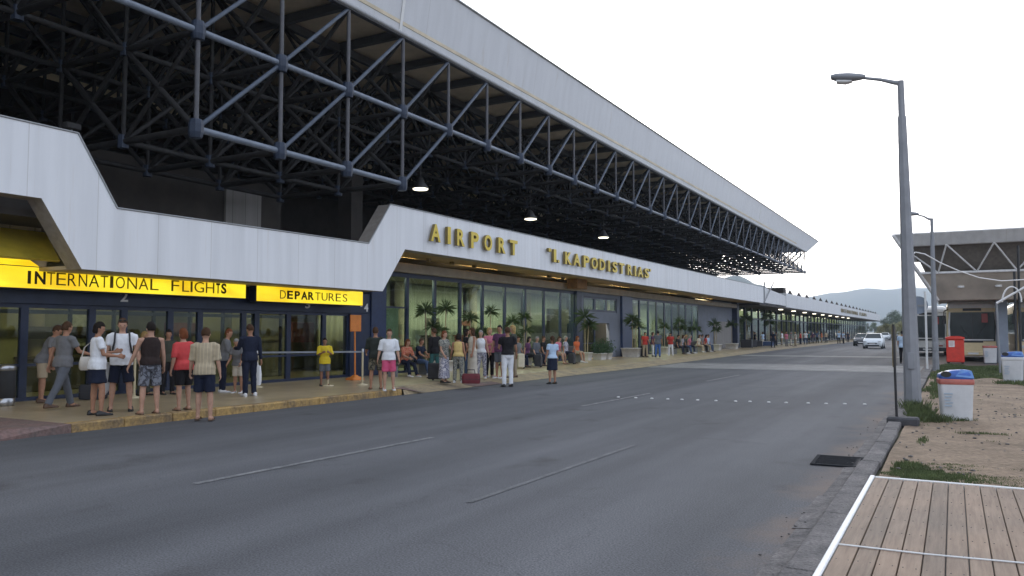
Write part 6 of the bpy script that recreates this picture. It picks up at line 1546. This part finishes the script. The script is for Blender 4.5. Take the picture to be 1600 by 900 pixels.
# white bag, handbag, rucksack: carried things
def soft_bag(name, label, cat, loc, rz, w, d, h, m, strap=None):
    t = thing(name, label, cat, loc, rz, None); b = MB(); b.loft([rr(w*.86, d*.8, 0, d*.5), rr(w, d, h*.15, d*.5), rr(w*1.02, d, h*.55, d*.5), rr(w*.9, d*.5, h*.95, d*.3), rr(w*.85, d*.2, h, d*.15)]); b.build('body', m, t)
    if strap: MB().path(strap, .012, 6).build('strap', m, t)
    return t
hb = P(137, 640); hbm = mat('pale_leather', (.50, .46, .40), .5)
soft_bag('handbag', 'pale shoulder bag hanging at the side of the person in white top and mini skirt', 'handbag', (hb.x - .05, hb.y + .05, .93), R(60), .19, .075, .27, hbm, [(-.15, 0, .24), (-.10, .04, .45), (.05, .05, .60), (.14, 0, .24)])
cd = P(157, 642); cm_ = MB()
for k in range(2): cm_.loft([[(x * w_, y * .03, z) for x, y in [(math.cos(2*math.pi*q/12), math.sin(2*math.pi*q/12)) for q in range(12)]] for z, w_ in ((.95, .10), (.85, .13), (.6, .15), (.42, .11), (.32, .03))])
o = cm_.build('carried_cardigan', CL['white']); o.location = (cd.x + .10, cd.y + .0, .152); o.rotation_euler = (0, 0, R(30)); tag(o, 'white cardigan draped over the arm beside the mini skirt', 'cardigan')
wb_ = P(400, 615); soft_bag('carrier_bag', 'white carrier bag hanging behind the navy jacket', 'bag', (wb_.x, wb_.y, .36), R(20), .12, .06, .5, CL['white'], [(-.06, 0, .46), (0, 0, .62), (.06, 0, .46)])
def straps_and_glasses():
    p = P(188, 642); h = H(p, 188, 497); S = h / 1.75
    t = thing('rucksack', 'dark rucksack worn by the person in white T-shirt and navy shorts', 'rucksack', tuple(p), CAMDIR(188))
    b = MB(); b.loft([[(x, y * 1.0 - .24, z) for x, y, _ in rr(w_, .10, 0, .06)] for z, w_ in ((.98, .13), (1.02, .16), (1.30, .16), (1.42, .12), (1.45, .08))]); b.xform(Matrix.Scale(S, 4)); b.build('pack', blackf, t)
    for s in (-1, 1):
        q = MB(); q.path([(s*.11, -.16, 1.36), (s*.115, -.09, 1.475), (s*.118, .0, 1.48), (s*.125, .095, 1.42), (s*.13, .145, 1.30), (s*.165, .10, 1.12), (s*.19, -.02, 1.05), (s*.15, -.16, 1.02)], .017, 8); q.xform(Matrix.Scale(S, 4)); q.build('strap', blackf, t)
    g = thing('sunglasses', 'sunglasses pushed up on the head of the person with the rucksack', 'sunglasses', (p.x, p.y, p.z), CAMDIR(188)); q = MB()
    for s in (-1, 1): q.ball((s*.035, .105, 1.70), .028, .012, .018, 10, 6)
    q.tube((-.07, .10, 1.705), (.07, .10, 1.705), .006); q.xform(Matrix.Scale(S, 4)); q.build('lenses', M['vglass'], g)
    lg = MB(); 
    for k in range(3): lg.box(-.07 + .02 * (k % 2), .07 - .02 * (k % 2), .147 + .003, .151 + .003, 1.27 - .035 * k, 1.283 - .035 * k)
straps_and_glasses()
apply_people()
# the far crowd: the same figures in other clothes
def recolor(c, tops, bots):
    for ch in c.children:
        nm = ch.name.split('.')[0]; mm = None
        if nm in ('shirt', 'jacket', 'vest'): mm = CL[tops]
        if nm in ('trousers', 'shorts', 'skirt'): mm = CL[bots]
        if nm == 'hair': mm = HR[random.Random(c.location.y).choice(['black', 'brown', 'brown', 'blond', 'grey'])]
        if mm: ch.material_slots[0].link = 'OBJECT'; ch.material_slots[0].material = mm
def crowd(kind, label, x, y, rz, tp, bt, grp, z=.152, s=1.0):
    c = dup(pr_[kind], (x, y, z), rz, label, grp); recolor(c, tp, bt); c.scale = (s, s, s); return c
GS = 'travellers sitting on the benches'
for i, (k, x, y, tp, bt, lab) in enumerate((('seat', -16.62, 55.2, 'olive', 'jeans', 'seated person in olive top third along the far bench'), ('seatw', -16.62, 56.0, 'rose', 'navy', 'seated person in rose top at the far end of the far bench'), ('seatw', -16.72, 58.8, 'cream', 'sand', 'seated person in cream top at the near end of the farthest bench'),
        ('seat', -16.72, 59.7, 'grey', 'black', 'seated person in grey top in the middle of the farthest bench'), ('seatw', -16.72, 60.6, 'red', 'sand', 'seated person in red top on the farthest bench'), ('seat', -16.72, 61.4, 'paleblue', 'jeans', 'seated person in pale blue top at the far end of the farthest bench'))):
    crowd(k, lab, x, y, R(-90 + 9 * math.sin(i * 2.1)), tp, bt, GS)
GF = 'crowd along the far wing'
cr = [(1180, 541, 'man', 'navy', 'slate'), (1192, 541, 'woman', 'paleblue', 'cream'), (1208, 543, 'back', 'navy', 'navy'), (1213, 540, 'man', 'olive', 'black'), (1222, 539, 'back', 'white', 'sand'), (1229, 541, 'woman', 'rose', 'grey'), (1236, 540, 'man', 'grey', 'cream'), (1243, 541, 'woman', 'cream', 'sand'),
      (1251, 538, 'man', 'red', 'navy'), (1259, 538, 'back', 'white', 'jeans'), (1264, 537, 'woman', 'teal', 'black'), (1270, 536, 'man', 'purple', 'slate'), (1277, 536, 'back', 'jeans', 'black'), (1284, 535, 'woman', 'orange', 'sand'), (1291, 535, 'man', 'sand', 'navy'), (1311, 537, 'back', 'paleblue', 'black'), (1318, 537, 'man', 'paleblue', 'black'), (1325, 535, 'woman', 'navy', 'navy')]
words = {'navy': 'navy', 'paleblue': 'pale blue', 'olive': 'olive', 'white': 'white', 'rose': 'rose', 'grey': 'grey', 'cream': 'cream', 'red': 'red', 'teal': 'teal', 'purple': 'purple', 'jeans': 'denim blue', 'orange': 'orange', 'sand': 'sand', 'slate': 'slate', 'black': 'black'}
cnt = {}
for i, (u, v, k, tp, bt) in enumerate(cr):
    p = P(u, v)
    lab = 'person of the far crowd in %s top and %s lower clothes' % (words[tp], words[bt])
    crowd(k, lab, p.x, p.y, random.Random(i).uniform(0, 6.28), tp, bt, GF)
# trolley heap of luggage in the far crowd
for i, (u, v) in enumerate(((1167, 544), (1174, 543), (1185, 542), (1200, 541))):
    p = P(u, v); suitcase('dark luggage piled before the far wing, number-%s heap from the left' % ['one', 'two', 'three', 'four'][i], p.x, p.y, i, .5, .8 - .1 * i, .3, [blackf, blackf, blackf, bluef][i], False)
for o in bpy.data.objects:
    for k in ('_hand_L', '_hand_R'):
        if k in o: del o[k]
# ------------------------------------------------------------------ evening haze
hm, hn, hl = bpy.data.materials.new('haze'), None, None
hm.use_nodes = True; hn, hl = hm.node_tree.nodes, hm.node_tree.links
hn.clear(); ho = hn.new('ShaderNodeOutputMaterial'); hv = hn.new('ShaderNodeVolumePrincipled')
hv.inputs['Color'].default_value = (0.78, 0.89, 1.0, 1); hv.inputs['Density'].default_value = 0.00038; hv.inputs['Anisotropy'].default_value = 0.2
hl.new(hv.outputs[0], ho.inputs['Volume'])
hz_box = MB().box(-3200, 3200, -60, 4600, -4.5, 230).build('haze', hm); hz_box['kind'] = 'stuff'
